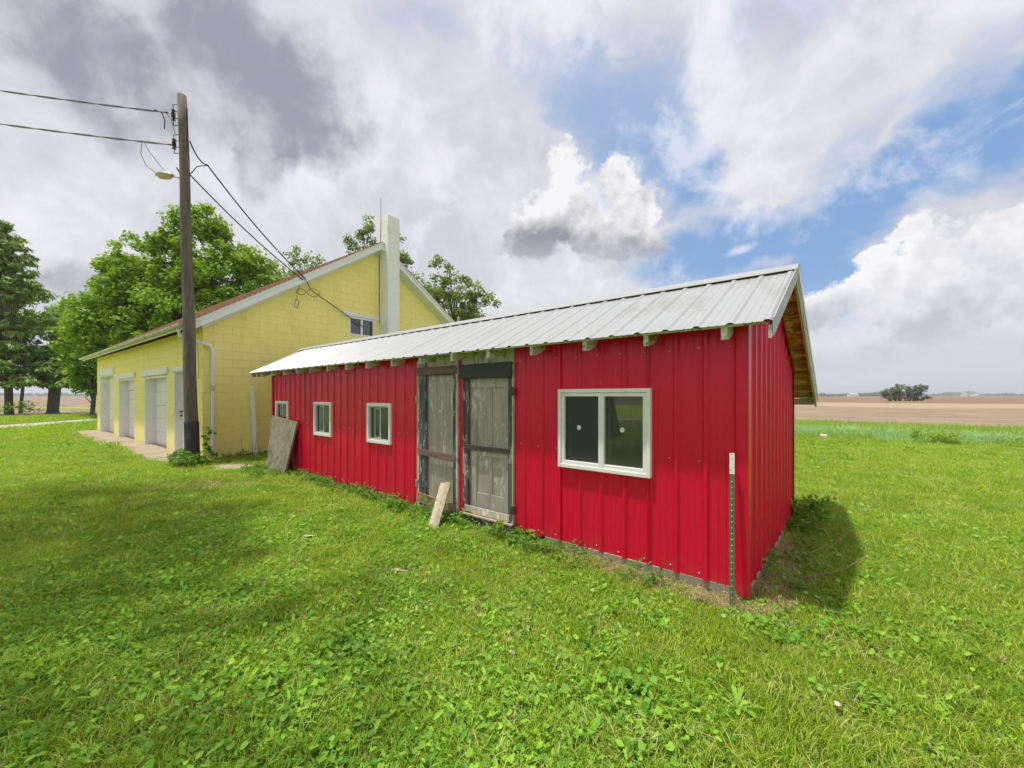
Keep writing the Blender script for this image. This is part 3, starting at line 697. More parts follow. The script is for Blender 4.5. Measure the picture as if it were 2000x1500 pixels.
# blocks
WINY = (3.72, 4.62, 3.42, 4.0); CHY = (4.80, 5.25)
BWd, BH, J = .4064, .2032, .0028
cands = []
def clip(poly, f):                                # keep f(p) >= 0
    out = []
    for i in range(len(poly)):
        a, b_ = poly[i], poly[(i+1) % len(poly)]; fa_, fb_ = f(a), f(b_)
        if fa_ >= 0: out.append(a)
        if (fa_ >= 0) != (fb_ >= 0): t = fa_/(fa_-fb_); out.append((a[0]+(b_[0]-a[0])*t, a[1]+(b_[1]-a[1])*t))
    return out
nr = int((WT+GS*GW/2)/BH)+1
for r in range(nr):
    z0, z1 = r*BH+J, (r+1)*BH-J
    n0 = 0 if r % 2 == 0 else -BWd/2
    kx = 0
    while n0+kx*BWd < GW:
        y0, y1 = max(0, n0+kx*BWd)+(J if n0+kx*BWd > 0 else -.0), min(GW, n0+(kx+1)*BWd)-J; kx += 1
        if y1-y0 < .03: continue
        parts = [(y0, y1)]
        cut = []
        if z0 < WINY[3] and z1 > WINY[2]+.04: cut.append((WINY[0], WINY[1]))
        cut.append(CHY)
        for ca, cb in cut:
            nw = []
            for a, b_ in parts:
                if b_ <= ca or a >= cb: nw.append((a, b_)); continue
                if a < ca-.02: nw.append((a, ca))
                if b_ > cb+.02: nw.append((cb, b_))
            parts = nw
        for a, b_ in parts:
            poly = clip([(a, z0), (b_, z0), (b_, z1), (a, z1)], lambda p: groof(p[0])-.03-p[1])
            if len(poly) >= 3: cands.append(('g', poly, a, b_))
    kx = 0
    while n0+kx*BWd < GL:
        x1, x0 = -max(0, n0+kx*BWd)-J, -min(GL, n0+(kx+1)*BWd)+J; kx += 1
        if z1 > WT: continue
        parts = [(x0, x1)]
        for a, b_, h in DO:
            if z0 < h-.05:
                nw = []
                for p0, p1 in parts:
                    if p1 <= a or p0 >= b_: nw.append((p0, p1)); continue
                    if p0 < a-.02: nw.append((p0, a-.001))
                    if p1 > b_+.02: nw.append((b_+.001, p1))
                parts = nw
        for a, b_ in parts:
            if b_-a > .03: cands.append(('f', [(a, z0), (b_, z0), (b_, z1), (a, z1)], a, b_))
def share(c_):                                    # how large a block shows from where one stands in the yard
    w = c_[3]-c_[2]
    if c_[0] == 'g':
        y = (c_[2]+c_[3])/2; zc = c_[1][0][1]
        if y > 2.6 and zc < 2.6+ (y-2.6)*.2: return 0
        return w*11.5/(11.8**2+(2.7+y)**2)*1.2
    xx = (c_[2]+c_[3])/2; return w*2.7/((11.8-xx)**2+7)
cands.sort(key=share, reverse=True)
full = {}
rest = MB()
def blockverts(kind, poly, dp=.05, bev=.0025):
    cx_ = sum(p[0] for p in poly)/len(poly); cz_ = sum(p[1] for p in poly)/len(poly)
    out, inn = [], []
    for p in poly:
        dx, dz = p[0]-cx_, p[1]-cz_; l = max(math.hypot(dx, dz), 1e-6)
        q = (p[0]-bev*(1 if dx > 0 else -1), p[1]-bev*(1 if dz > 0 else -1))
        out.append(p); inn.append(q)
    n = len(poly)
    if kind == 'g':
        vs = [(-dp, a, z) for a, z in out]+[(-bev, a, z) for a, z in out]+[(0, a, z) for a, z in inn]
        fs = [(i, (i+1) % n, (i+1) % n+n, i+n) for i in range(n)]+[(i+n, (i+1) % n+n, (i+1) % n+2*n, i+2*n) for i in range(n)]+[tuple(range(2*n, 3*n))]
    else:
        vs = [(a, dp, z) for a, z in out]+[(a, bev, z) for a, z in out]+[(a, 0, z) for a, z in inn]
        fs = [(i, (i+1) % n, (i+1) % n+n, i+n) for i in range(n)]+[(i+n, (i+1) % n+n, (i+1) % n+2*n, i+2*n) for i in range(n)]+[tuple(range(2*n, 3*n))]
    return vs, fs
for i, (kd, poly, a, b_) in enumerate(cands):
    off = random.uniform(-.0012, .0012)
    if i >= 296:
        vs, fs = blockverts(kd, poly); rest.add(vs, fs); continue
    w = round(b_-a, 3); key = (kd, w) if len(poly) == 4 and abs(poly[2][1]-poly[0][1]-(BH-2*J)) < 1e-4 and abs(poly[3][1]-poly[2][1]) < 1e-4 else None
    ox, oz = poly[0][0], poly[0][1]
    if key and key in full: me = full[key]; o = bpy.data.objects.new('block', me)
    else:
        vs, fs = blockverts(kd, [(p[0]-ox, p[1]-oz) for p in poly]); me = bpy.data.meshes.new('block'); me.from_pydata(vs, [], fs); me.materials.append(MATS['yellow_block'])
        if key: full[key] = me
        o = bpy.data.objects.new('block', me)
    COL.objects.link(o); o.parent = gar; o.location = (off, ox, oz) if kd == 'g' else (ox, -off, oz)
rest.build('block_rows', 'yellow_block', gar, kind='stuff')
# eaves, rakes, roof
RO = .30
def rafterline(y): return WT+GS*min(y, GW-y)
rtop = .17
mb = MB()
for sgn in (0, 1):
    ya, yb = (-.42, GW/2) if sgn == 0 else (GW+.42, GW/2)
    za, zb = WT-.42*GS+OF, WT+GS*GW/2+OF
    MB().prism([(RO-.02, ya, za-.02), (RO-.02, yb, zb-.02), (RO-.02, yb, zb+.02), (RO-.02, ya, za+.02)], (-GL-2*RO+.04, 0, 0)).build('roof_deck', 'garage_white', gar)
    # soffit under the rake and rake boards
    MB().prism([(RO-.03, ya, za-.19), (RO-.03, yb, zb-.19), (RO-.03, yb, zb-.175), (RO-.03, ya, za-.175)], (-RO+.035, 0, 0)).build('soffit', 'garage_white', gar)
    MB().prism([(RO, ya, za-.20), (RO, yb, zb-.20), (RO, yb, zb+.03), (RO, ya, za+.03)], (-.025, 0, 0)).build('rake_board', 'garage_white', gar)
    MB().prism([(RO+.018, ya, za-.05), (RO+.018, yb, zb-.05), (RO+.018, yb, zb+.042), (RO+.018, ya, za+.042)], (-.017, 0, 0)).build('rake_moulding', 'garage_white', gar)
    MB().prism([(.012, ya+(.40 if sgn == 0 else -.40), za-.275+.40*GS), (.012, yb, zb-.275), (.012, yb, zb-.192), (.012, ya+(.40 if sgn == 0 else -.40), za-.192+.40*GS)], (.02, 0, 0)).build('frieze_board', 'garage_white', gar)
    # shingle courses
    L = math.hypot(yb-ya, zb-za); n = 44
    for i in range(n):
        t0, t1 = i/n, min(1, (i+1.25)/n)
        y0, y1 = ya+(yb-ya)*t0, ya+(yb-ya)*t1; z0, z1 = za+(zb-za)*t0+.042, za+(zb-za)*t1+.03
        if sgn == 1 or i < 0: mb.prism([(RO+.03, y0, z0-.014), (RO+.03, y1, z1-.012), (RO+.03, y1, z1-.004), (RO+.03, y0, z0+.004)], (-GL-2*RO-.06, 0, 0))
        else: MB().prism([(RO+.03, y0, z0-.014), (RO+.03, y1, z1-.012), (RO+.03, y1, z1-.004), (RO+.03, y0, z0+.004)], (-GL-2*RO-.06, 0, 0)).build('shingle_course', 'shingle', gar)
mb.build('far_shingles', 'shingle', gar, kind='stuff')
# gutter (half pipe) + end
gt = MB(); n = 8; gy, gz_ = -.475, 3.09
pf = []
for i in range(n+1):
    a = math.pi*i/n; pf.append((gy-.062*math.cos(a), gz_-.062*math.sin(a)))
poly = [(RO, y, z+.06) for y, z in pf]+[(RO, y*1+(.004 if y < gy else -.004), z+.064) for y, z in pf[::-1]]
gt.prism(poly, (-GL-2*RO, 0, 0))
gt.add([(RO-.001, y, z+.06) for y, z in pf], [tuple(range(len(pf)))]); gt.add([(-GL-RO+.001, y, z+.06) for y, z in pf], [tuple(range(len(pf)))])
gt.build('gutter', 'gutter_metal', gar)
box('fascia', 'garage_white', gar, -GL-RO, RO, -.412, -.392, 3.05, 3.13)
dsp = MB().tube([(.02, -.46, 3.06), (.02, -.44, 2.90), (.03, -.10, 2.80), (.075, .13, 2.72), (.078, .18, 2.60), (.078, .18, 1.75), (.078, .17, .05)], .040, 10).build('downspout', 'garage_white', gar)
MB().tube([(.078, .18, 1.80), (.078, .18, 1.66)], .045, 10).build('coupling', 'gutter_metal', dsp)
MB().tube([(.078, .17, .05), (.12, .15, .0), (.20, .12, -.02)], .044, 10).build('outlet', 'garage_white', dsp)
# lintels and doors
LN = [(-12.95, -10.05, 2.39, 2.65), (-9.42, -6.64, 2.16, 2.34), (-5.80, -2.84, 2.16, 2.34), (-2.45, -1.10, 2.20, 2.30)]
for (a, b_, z0, z1) in LN: box('lintel', 'garage_white', gar, a, b_, -.045, -.002, z0, z1)
for di, (a, b_, h) in enumerate(DO[:3]):
    fr = MB(); fr.cbox(a-.01, a+.05, -.012, D_+.03, -.02, h, .003); fr.cbox(b_-.05, b_+.01, .002, D_+.03, -.02, h, .003); fr.cbox(a+.05, b_-.05, .0, D_+.03, h-.04, h, .003)
    d0 = fr.build('garage_door', 'garage_white', gar)
    if di == 1: box('transom', 'garage_white', d0, a+.05, b_-.05, D_-.02, D_+.02, 1.76, h-.04); top = 1.75
    else: top = h-.04
    n = 5; hh = (top-.02)/n
    for i in range(n):
        z0 = .02+i*hh
        s_ = MB(); s_.cbox(a+.052, b_-.052, D_, D_+.03, z0+.003, z0+hh-.003, .006)
        npn = 4; pw = (b_-a-.104)/npn
        for j in range(npn):
            s_.cbox(a+.052+j*pw+.05, a+.052+(j+1)*pw-.05, D_-.008, D_+.001, z0+.06, z0+hh-.06, .012)
        s_.build('door_section', 'garage_white', d0)
    MB().cbox((a+b_)/2+.7, (a+b_)/2+.82, D_-.03, D_-.008, .78, .80, .003).build('handle', 'dark_metal', d0)
    if di == 0:
        for z in (.45, 1.0, 2.0): MB().cbox(a+.05, a+.056, .12, .15, z-.012, z+.012, .003).build('bolt', 'dark_metal', d0)
a, b_, h = DO[3]
fr = MB(); fr.cbox(a-.01, a+.05, -.02, D_, -.02, h, .003); fr.cbox(b_-.05, b_+.01, .002, D_, -.02, h, .003); fr.cbox(a+.05, b_-.05, .0, D_, h-.05, h, .003)
pd = fr.build('entry_door', 'garage_white', gar)
s_ = MB(); s_.cbox(a+.052, b_-.052, .14, .18, .03, 1.05, .004)
gx0, gx1, gz0, gz1 = a+.16, b_-.16, 1.05, 2.02
s_.cbox(a+.052, gx0, .14, .18, 1.05, h-.052, .003); s_.cbox(gx1, b_-.052, .14, .18, 1.05, h-.052, .003); s_.cbox(gx0, gx1, .14, .18, gz1, h-.052, .003)
for i in (1, 2): x = gx0+(gx1-gx0)*i/3; s_.cbox(x-.012, x+.012, .142, .178, gz0, gz1, .002); z = gz0+(gz1-gz0)*i/3; s_.cbox(gx0, gx1, .143, .177, z-.012, z+.012, .002)
for j in (0, 1): s_.cbox(a+.14+j*.36, a+.14+j*.36+.28, .132, .141, .15, .95, .01)
s_.build('leaf', 'garage_white', pd)
MB().box(gx0, gx1, .158, .162, gz0, gz1).build('pane', 'glass_dark', pd)
for z in (1.02, 1.13): MB().tube([(a+.10, .14, z), (a+.10, .09, z)], .022, 10).build('knob', 'dark_metal', pd)
# gable window and lintel
gwn = frame(MB(), 0, 1, 0, 1, .04, 0, .05)
def gframe(y0, y1, z0, z1, w, xa, xb):
    mb = MB(); mb.cbox(xa, xb, y0, y0+w, z0, z1, .003); mb.cbox(xa, xb, y1-w, y1, z0, z1, .003); mb.cbox(xa, xb, y0+w, y1-w, z1-w, z1, .003); mb.cbox(xa, xb, y0+w, y1-w, z0, z0+w, .003); return mb
gwin = gframe(3.72, 4.62, 3.42, 4.0, .055, -.08, .008).build('window', 'garage_white', gar)
mb = MB(); mb.cbox(-.05, .0, 4.13, 4.20, 3.475, 3.945, .003); mb.build('mullion', 'garage_white', gwin)
MB().box(-.045, -.040, 3.775, 4.13, 3.475, 3.945).build('pane', 'glass_dark', gwin); MB().box(-.045, -.040, 4.20, 4.565, 3.475, 3.945).build('pane', 'glass_dark', gwin)
MB().box(-.62, -.60, 3.6, 4.8, 3.3, 4.1).build('interior_dark_sheet', 'dark_inside', gar)  # near-black sheet behind the gable window, interior shade put into its colour
box('window_lintel', 'garage_white', gar, -.01, .028, 3.50, 4.795, 4.005, 4.125)
# chimney by courses
ch = MB().box(.0, .46, CHY[0]+.004, CHY[1]-.004, -.1, 7.37).build('chimney', 'chimney_white', gar)
for i in range(18):
    z0 = 3.70+i*.2032; z1 = min(z0+.2032-.004, 7.385)
    if z0 > 7.36: break
    e = .004+random.uniform(-.001, .001); sp_ = .225 if i % 2 else .235
    MB().cbox(-.0 if z0 < 5.9 else -.02, .466, CHY[0]-.003, CHY[1]+.003, z0, z1, .004).build('course', 'chimney_white', ch)
rod = MB().tube([(.03, 4.79, 3.9), (.03, 4.785, 6.0), (.10, 4.79, 7.0), (.10, 4.79, 8.0)], .008, 6).build('lightning_rod', 'cable_grey', gar)
# small rods on ridge & vent pipe
for x in (-3.2, -7.5): MB().tube([(x, 2.0, 4.4), (x, 2.0, 4.9)], .012, 6).build('vent_rod', 'galvanised', gar)
# ------------------------------------------------------------------ utility pole
PB = Vector((-11.11, 2.38, 0))
PTt = pt(356, 187, 9.32)
pole = thing('utility_pole', 'tall weathered wooden utility pole leaning slightly beside the yellow garage', 'utility pole', tuple(PB))
def pl(t): return (PTt-PB)*t
mb = MB(); pts = [Vector((0, 0, -.3))]+[pl(i/12)+Vector((.008*math.sin(i*1.9), .008*math.cos(i*1.3), 0)) for i in range(1, 13)]
mb.tube(pts, [.130]+[.130-.042*i/12 for i in range(1, 13)], 16)
mb.build('shaft', 'pole_wood', pole, smooth=True)
mb = MB(); mb.tube([pl(.0), pl(.02)+Vector((0, 0, 0)), pl(.11)], [.140, .138, .137], 16); mb.tube([pl(.11), pl(.118)], [.140, .138], 16); mb.build('tar_wrap', 'tar_wrap', pole, smooth=False)
CL = Vector((-RT[0], -RT[1], 0))                 # towards the left, where the brackets point
def bracket(t0, t1, side=1, r=.085):
    mid = MB(); 
    a = pl(t0)+CL*r; b_ = pl(t1)+CL*r; o = CL*.13
    mid.tube([a+o, b_+o], .008, 6)
    for i in range(4):
        q = a+(b_-a)*(i/3); mid.tube([q, q+o*1.08], .008, 6)
    mid.tube([pl(t0), pl(t1)] and [a+Vector((0, 0, .05)), b_-Vector((0, 0, .05))], .014, 6)
    br = mid.build('insulator_rack', 'dark_metal', pole)
    for i in range(3):
        q = a+(b_-a)*(.36+i*.14)+o
        MB().tube([q+Vector((0, 0, .045)), q+Vector((0, 0, .02)), q, q-Vector((0, 0, .02)), q-Vector((0, 0, .045))], [.045, .03, .02, .03, .045], 10).build('insulator', 'insulator', br)
bracket(.917, .975); bracket(.840, .891)
MB().tube([pl(.965)+CL*-.10, pl(.90)+CL*-.105, pl(.85)+CL*-.11], .010, 6).build('conduit', 'dark_metal', pole)
# yard light
la = pl(.772)+CL*.10
arm = MB().tube([la, la+CL*.10+Vector((0, 0, .02)), la+CL*.18+Vector((0, 0, .04))], .016, 8).build('lamp_arm', 'galvanised', pole)
lh = MB(); lc = la+CL*.34+Vector((0, 0, .055)); n = 14
def ell(mb, c_, a, b_, h0, h1, r0, r1):
    u = CL; w = Vector((-CL.y, CL.x, 0)); vs = []
    for (h, r) in ((h0, r0), (h1, r1)):
        for i in range(n): t = 2*math.pi*i/n; vs.append(tuple(c_+u*a*r*math.cos(t)+w*b_*r*math.sin(t)+Vector((0, 0, h))+u*0))
    mb.add(vs, [(i, (i+1) % n, (i+1) % n+n, i+n) for i in range(n)]+[tuple(range(n))[::-1], tuple(range(n, 2*n))])
ell(lh, lc, .21, .11, 0, .045, 1, .86); ell(lh, lc, .21, .11, .045, .08, .86, .45)
lh.build('lamp_head', 'galvanised', pole)
ln = MB(); ell(ln, lc, .19, .095, -.055, -.001, .72, 1); ln.build('lamp_lens', 'lamp_lens', pole)
# ------------------------------------------------------------------ cables
def wire(name, pts, r, mat, label, sag=0, n=16, group=None, cat='cable'):
    P2 = []
    for i in range(len(pts)-1):
        a, b_ = Vector(pts[i]), Vector(pts[i+1])
        for j in range(n if i < len(pts)-1 else 1):
            t = j/n; P2.append(a+(b_-a)*t-Vector((0, 0, sag*4*t*(1-t))))
    P2.append(Vector(pts[-1]))
    o = MB().tube(P2, r, 6).build(name, mat, smooth=True); tag(o, label, cat, group); return o
def twist(pts, r, name, mat, label):              # two strands laid round each other
    o = None; mb = MB()
    for ph in (0, math.pi):
        P2 = []
        for i, p_ in enumerate(pts):
            a = i*.7+ph; P2.append(Vector(p_)+Vector((CL.x*.0, 0, 0))+Vector((-CL.y*math.cos(a)*r, CL.x*math.cos(a)*r, math.sin(a)*r)))
        mb.tube(P2, r*.9, 5)
    o = mb.build(name, mat, smooth=True); tag(o, label, 'cable'); return o
def catenary(a, b_, sag, n=40): a, b_ = Vector(a), Vector(b_); return [a+(b_-a)*(i/n)-Vector((0, 0, sag*4*(i/n)*(1-i/n))) for i in range(n+1)]
q1 = PB+pl(.925)+CL*.24; q2 = PB+pl(.828)+CL*.24
twist(catenary(pt(-900, 10, 9.6), pt(328, 220, 9.3), .2, 90), .012, 'overhead_cable', 'cable_grey', 'upper of the two overhead cables running left from the pole')
twist(catenary(pt(-900, 84, 9.6), pt(336, 283, 9.3), .2, 90), .012, 'overhead_cable', 'cable_grey', 'lower of the two overhead cables running left from the pole')
wire('drip_loop', [pt(300, 213, 9.3), pt(316, 220, 9.3), pt(322, 235, 9.3), pt(321, 252, 9.3)], .011, 'cable', 'short loose cable end hanging beside the top insulator rack', n=4)
wire('jumper_wire', [pt(322, 218, 9.3), pt(335, 235, 9.3), pt(342, 262, 9.3)], .006, 'cable_grey', 'thin jumper wire arching between the two insulator racks', n=5)
wire('lamp_wire', [pt(277, 279, 9.25), pt(275, 300, 9.25), pt(285, 323, 9.25), pt(312, 343, 9.25)], .007, 'cable_grey', 'outer drooping wire from lower cable to the yard lamp', n=5)
wire('lamp_wire', [pt(281, 279, 9.25), pt(293, 298, 9.25), pt(318, 330, 9.25), pt(330, 339, 9.25)], .007, 'cable_grey', 'inner drooping wire from lower cable to the yard lamp', n=5)
# service drops to gable
def onrake(y, x=.33): return Vector(gw(x, y, WT+GS*y+.12))
ga = onrake(2.22)
wire('service_cable', [pt(371, 276, 9.3), pt(405, 322, 9.35), ga], .016, 'cable', 'upper service cable sagging from pole to garage gable', sag=.12, n=14)
wire('service_cable', [pt(345, 327, 9.2), pt(368, 338, 9.25), ga+Vector((.0, -.05, -.05))], .016, 'cable', 'lower service cable sagging from pole to garage gable', sag=.10, n=14)
wire('branch_cable', [pt(372, 340, 9.3), pt(385, 325, 9.32), pt(406, 323, 9.35)], .010, 'cable', 'short cable hooping from the pole to the upper service cable', n=5)
wire('gable_cable', [ga, Vector(gw(.12, 2.5, 4.52)), Vector(gw(.03, 4.2, 3.72))], .013, 'cable', 'cable crossing the yellow gable down to its window', n=8)
def loop(c_, ry, rz2, name, label):
    pts = [Vector(gw(.2, c_[0]+ry*math.cos(t)+.02*math.sin(3*t), c_[1]+rz2*math.sin(t))) for t in [i*2*math.pi/30 for i in range(31)]]
    o = MB().tube(pts, .008, 5).build(name, 'cable', smooth=True); tag(o, label, 'cable')
wire('loop_tie', [gw(.30, 2.10, 4.55), gw(.22, 2.08, 4.36), gw(.2, 2.06, 4.16)], .007, 'cable', 'short wire tie dropping from the rake board to the narrow loop', n=5)
loop((2.52, 4.44), .17, .11, 'cable_coil', 'larger wire loop hanging at the garage gable'); loop((2.06, 4.05), .05, .12, 'cable_coil', 'small narrow wire loop hanging lowest at the garage gable'); loop((2.18, 4.40), .12, .08, 'cable_coil', 'middle wire loop hanging under the gable rake')
wire('hanging_wire', [gw(-.35, -.05, 2.95), gw(-.22, -.04, 2.75), gw(-.17, -.03, 2.3), gw(-.18, -.03, 1.95)], .006, 'cable_grey', 'thin wire hanging down the yellow wall behind the pole', n=5)
# ------------------------------------------------------------------ foliage builders
def leafcloud(name, mat, parent, centers, per, spread, size, flat=.6, tri=False, tonef=None, elong=1.5, droop=0):
    C0 = np.repeat(np.asarray(centers)[:, :3], per, axis=0)
    rad = np.repeat(np.asarray(centers)[:, 3], per)[:, None] if len(centers[0]) > 3 else spread
    n = len(C0)
    off = rng.normal(size=(n, 3)); off /= np.linalg.norm(off, axis=1)[:, None]
    rr = rng.random((n, 1))**.5
    off = off*rr*rad; off[:, 2] *= flat
    P = C0+off
    nrm = rng.normal(size=(n, 3))*.55+off/np.maximum(np.linalg.norm(off, axis=1)[:, None], 1e-3)*.6; nrm[:, 2] += .75
    nrm /= np.linalg.norm(nrm, axis=1)[:, None]
    a = rng.normal(size=(n, 3)); a[:, 2] -= droop; u = np.cross(nrm, a); u /= np.linalg.norm(u, axis=1)[:, None]; w = np.cross(nrm, u)
    sz = size*(.6+.8*rng.random((n, 1)))
    verts = np.empty((n, 4, 3)); verts[:, 0] = P-w*sz*.5*elong; verts[:, 1] = P+u*sz*.42+nrm*sz*.12; verts[:, 2] = P+w*sz*.5*elong; verts[:, 3] = P-u*sz*.42+nrm*sz*.12
    me = bpy.data.meshes.new(name); me.vertices.add(n*4); me.vertices.foreach_set('co', verts.ravel())
    me.loops.add(n*4); me.loops.foreach_set('vertex_index', np.arange(n*4)); me.polygons.add(n)
    me.polygons.foreach_set('loop_start', np.arange(n)*4); me.polygons.foreach_set('loop_total', np.full(n, 4)); me.update()
    at = me.attributes.new('tone', 'FLOAT', 'FACE'); ct_ = np.repeat(rng.random(len(centers)), per)
    at.data.foreach_set('value', np.clip(.55*rng.random(n)+.45*ct_, 0, 1))
    me.materials.append(MATS[mat]); o = bpy.data.objects.new(name, me); COL.objects.link(o); o.parent = parent
    return o
def branches(base, trunk_top, r0, centers, nmain, parent, mat='bark', nl=None):
    mb = MB(); base = Vector(base); tt = Vector(trunk_top)
    mb.tube([base-Vector((0, 0, .3)), base, base+(tt-base)*.05, base+(tt-base)*.6+Vector((.15, .1, 0)), tt], [r0*1.35, r0*1.2, r0, r0*.8, r0*.5], 12)
    mb.build('trunk', mat, parent, smooth=True)
    mb = MB(); cs = [Vector(c_[:3]) for c_ in centers]; random.shuffle(cs)
    for c_ in cs[:nmain]:
        t = random.uniform(.35, 1.0); s = base+(tt-base)*t
        if c_.z < s.z: t = random.uniform(.25, .6); s = base+(tt-base)*t
        m1 = s+(c_-s)*.5+Vector((random.uniform(-.4, .4), random.uniform(-.4, .4), .15*(c_-s).length*.5))
        r = max(.02, r0*.32*random.uniform(.5, 1)); mb.tube([s, m1, c_], [r, r*.6, .012], 6, False)
    mb.build('limb', mat, parent, smooth=True)
def lobes_points(lobes, n, shell=.55):
    out = []; vol = np.array([l[3]*l[4]*l[5] for l in lobes])**(.75); pr = vol/vol.sum()
    while len(out) < n:
        l = lobes[rng.choice(len(lobes), p=pr)]
        d = rng.normal(size=3); d /= np.linalg.norm(d); rr = shell+(1-shell)*rng.random()**.6
        rr *= 1+.13*math.sin(d[0]*7+l[0])+.10*math.sin(d[1]*9+d[2]*6)
        out.append((l[0]+d[0]*l[3]*rr, l[1]+d[1]*l[4]*rr, l[2]+d[2]*l[5]*rr))
    return out
def L(px, py, z, rx, ry, rz_=None, dz=0):         # a crown lobe: where it stands, half-widths in metres
    p_ = pt(px, py, z+dz); return (p_.x, p_.y, p_.z, rx, rx*.95, rz_ or ry)
def tree(name, label, base, ttop, r0, lobes, nclump, per, crad, lsize, mat, group='trees around the yard', flat=.7, shell=.55, nlimb=40, droop=0, elong=1.4, cat='tree'):
    t = thing(name, label, cat, (base[0], base[1], 0), 0, group)
    cs = [(c_[0]-base[0], c_[1]-base[1], c_[2], crad*random.uniform(.6, 1.35)) for c_ in lobes_points(lobes, nclump, shell)]
    leafcloud('crown', mat, t, cs, per, crad, lsize, flat, droop=droop, elong=elong)
    branches((0, 0, 0), (ttop[0]-base[0], ttop[1]-base[1], ttop[2]), r0, cs, nlimb, t)
    return t
g2 = lambda p_: (p_.x, p_.y, 0)
# big maple behind the garage, left of pole
z = 30
b0 = pt(365, 815, z)
tree('maple_tree', 'huge dense bright green maple rising behind the garage and pole', g2(b0), tuple(pt(370, 600, z)), .55,
     [L(390, 490, z, 2.6, 2.4), L(330, 530, z, 3.2, 2.6), L(440, 545, z, 3.4, 2.8), L(270, 545, z, 2.0, 1.8), L(245, 530, z, 1.6, 1.2), L(500, 575, z, 2.4, 2.0), L(370, 620, z, 4.2, 3.0), L(240, 625, z, 3.6, 2.4), L(190, 650, z, 2.2, 2.4), L(470, 640, z, 3.2, 2.4), L(545, 590, z, 1.6, 1.2), L(395, 440, z, 1.8, 1.3), L(170, 640, z, 1.6, 2.0), L(215, 690, z, 2.6, 1.6), L(290, 590, z, 3.0, 2.2), L(330, 660, z, 3.4, 2.0), L(250, 585, z, 1.8, 1.2)],
     1050, 75, .66, .20, 'maple_leaf', shell=.5, flat=.75)
# far thin trees behind the gable
z = 34
tree('sparse_tree', 'sparse leafy tree top showing left of the white chimney', g2(pt(745, 815, z)), tuple(pt(745, 560, z)), .3,
     [L(705, 475, z, 1.2, 1.0), L(725, 452, z, 1.0, .8), L(760, 500, z, 1.8, 1.8), L(800, 515, z, 1.2, 1.0), L(745, 560, z, 3.0, 2.2), L(690, 490, z, .9, .7)], 110, 50, .5, .17, 'olive_leaf', flat=.8, nlimb=60)
z = 33
tree('sparse_tree', 'rounded airy tree standing behind the right slope of the yellow gable', g2(pt(888, 815, z)), tuple(pt(890, 640, z)), .28,
     [L(862, 535, z, 1.0, 1.1), L(905, 560, z, 1.5, 1.2), L(880, 600, z, 2.4, 1.8), L(935, 600, z, 1.3, 1.3), L(840, 580, z, 1.2, 1.0), L(900, 640, z, 2.6, 1.2)], 130, 60, .5, .17, 'olive_leaf', flat=.8, nlimb=60)
z = 38
tree('sparse_tree', 'thin tree top peeking over the garage roof beside the maple', g2(pt(600, 815, z)), tuple(pt(600, 600, z)), .3,
     [L(590, 515, z, 1.8, 1.2), L(620, 525, z, 1.3, 1.0), L(560, 530, z, 1.6, 1.2), L(600, 570, z, 3.0, 1.6)], 80, 45, .55, .17, 'olive_leaf', flat=.8, nlimb=50)
# conifers at the left edge of the lawn
def conifer(label, px, z, top_y, bot_y, halfw, r0, mat, n, leanx=0, group='trees around the yard', skirt=1.0, needle=.16):
    b0 = pt(px, 815, z); H_ = CH+(HZ-top_y)/FOC*z; hb = CH+(HZ-bot_y)/FOC*z
    t = thing('pine_tree', label, 'tree', g2(b0), 0, group)
    cs = []; mb = MB(); lv = int((H_-hb)/.55)
    for i in range(lv):
        f = i/lv; zz = hb+(H_-hb)*f; rad = halfw*(1-f**1.25)*(.75+.35*math.sin(i*2.7))+.35
        if f < .15: rad *= skirt
        nb = 7
        for j in range(nb):
            a = 2*math.pi*(j+.5*random.random())/nb+i*.9; ln_ = rad*random.uniform(.7, 1.15)
            tip = Vector((math.cos(a)*ln_, math.sin(a)*ln_, zz+ln_*.10+random.uniform(-.15, .2)))
            mb.tube([(0, 0, zz-.2), tuple(tip*.55+Vector((0, 0, (zz-.2)*.45-.05))), tuple(tip)], [.05, .03, .01], 5, False)
            m = max(2, int(ln_/.42))
            for s in range(m):
                q = (s+.7)/m
                cs.append((tip.x*q+random.uniform(-.12, .12), tip.y*q+random.uniform(-.12, .12), zz-.2+(tip.z-zz+.2)*q, .42))
    leafcloud('crown', mat, t, cs, n, .4, needle, .42, elong=2.6)
    T = MB(); T.tube([(0, 0, -.3), (0, 0, .0), (.0, .0, .7), (.05, .05, H_*.5), (0, 0, H_-.4)], [r0*1.25, r0*1.12, r0, r0*.6, .04], 12); T.build('trunk', 'bark', t, smooth=True)
    mb.build('limb', 'bark', t, smooth=True); return t
z = 33
def pine(label, px, z, top, r0, lobes, n):
    tree('pine_tree', label, g2(pt(px, 815, z)), tuple(pt(*top, z)), r0, lobes, n, 46, .62, .17, 'pine_leaf', flat=.34, shell=.25, nlimb=90, elong=2.8, droop=.6)
pine('tall shaggy pine at the left edge with its trunk on the lawn rim', 18, z, (5, 480), .24,
     [L(-25, 452, z, 1.5, .9), L(0, 478, z, 1.4, .8), L(20, 500, z, 1.5, .7), L(-30, 540, z, 3.0, 1.5), L(15, 565, z, 2.2, .9), L(-10, 640, z, 3.0, 1.3), L(40, 690, z, 2.6, .9), L(10, 730, z, 3.8, 1.0), L(85, 742, z, 2.0, .55), L(125, 748, z, 1.4, .35), L(-60, 680, z, 3.0, 2.5)], 420)
pine('broad pine with a thick bare lower trunk behind the gravel drive', 103, 34, (108, 650), .36,
     [L(118, 640, 34, 1.0, .6), L(95, 690, 34, 1.6, .7), L(115, 725, 34, 2.2, .7), L(150, 748, 34, 1.5, .4), L(75, 745, 34, 1.6, .4)], 130)
z = 37
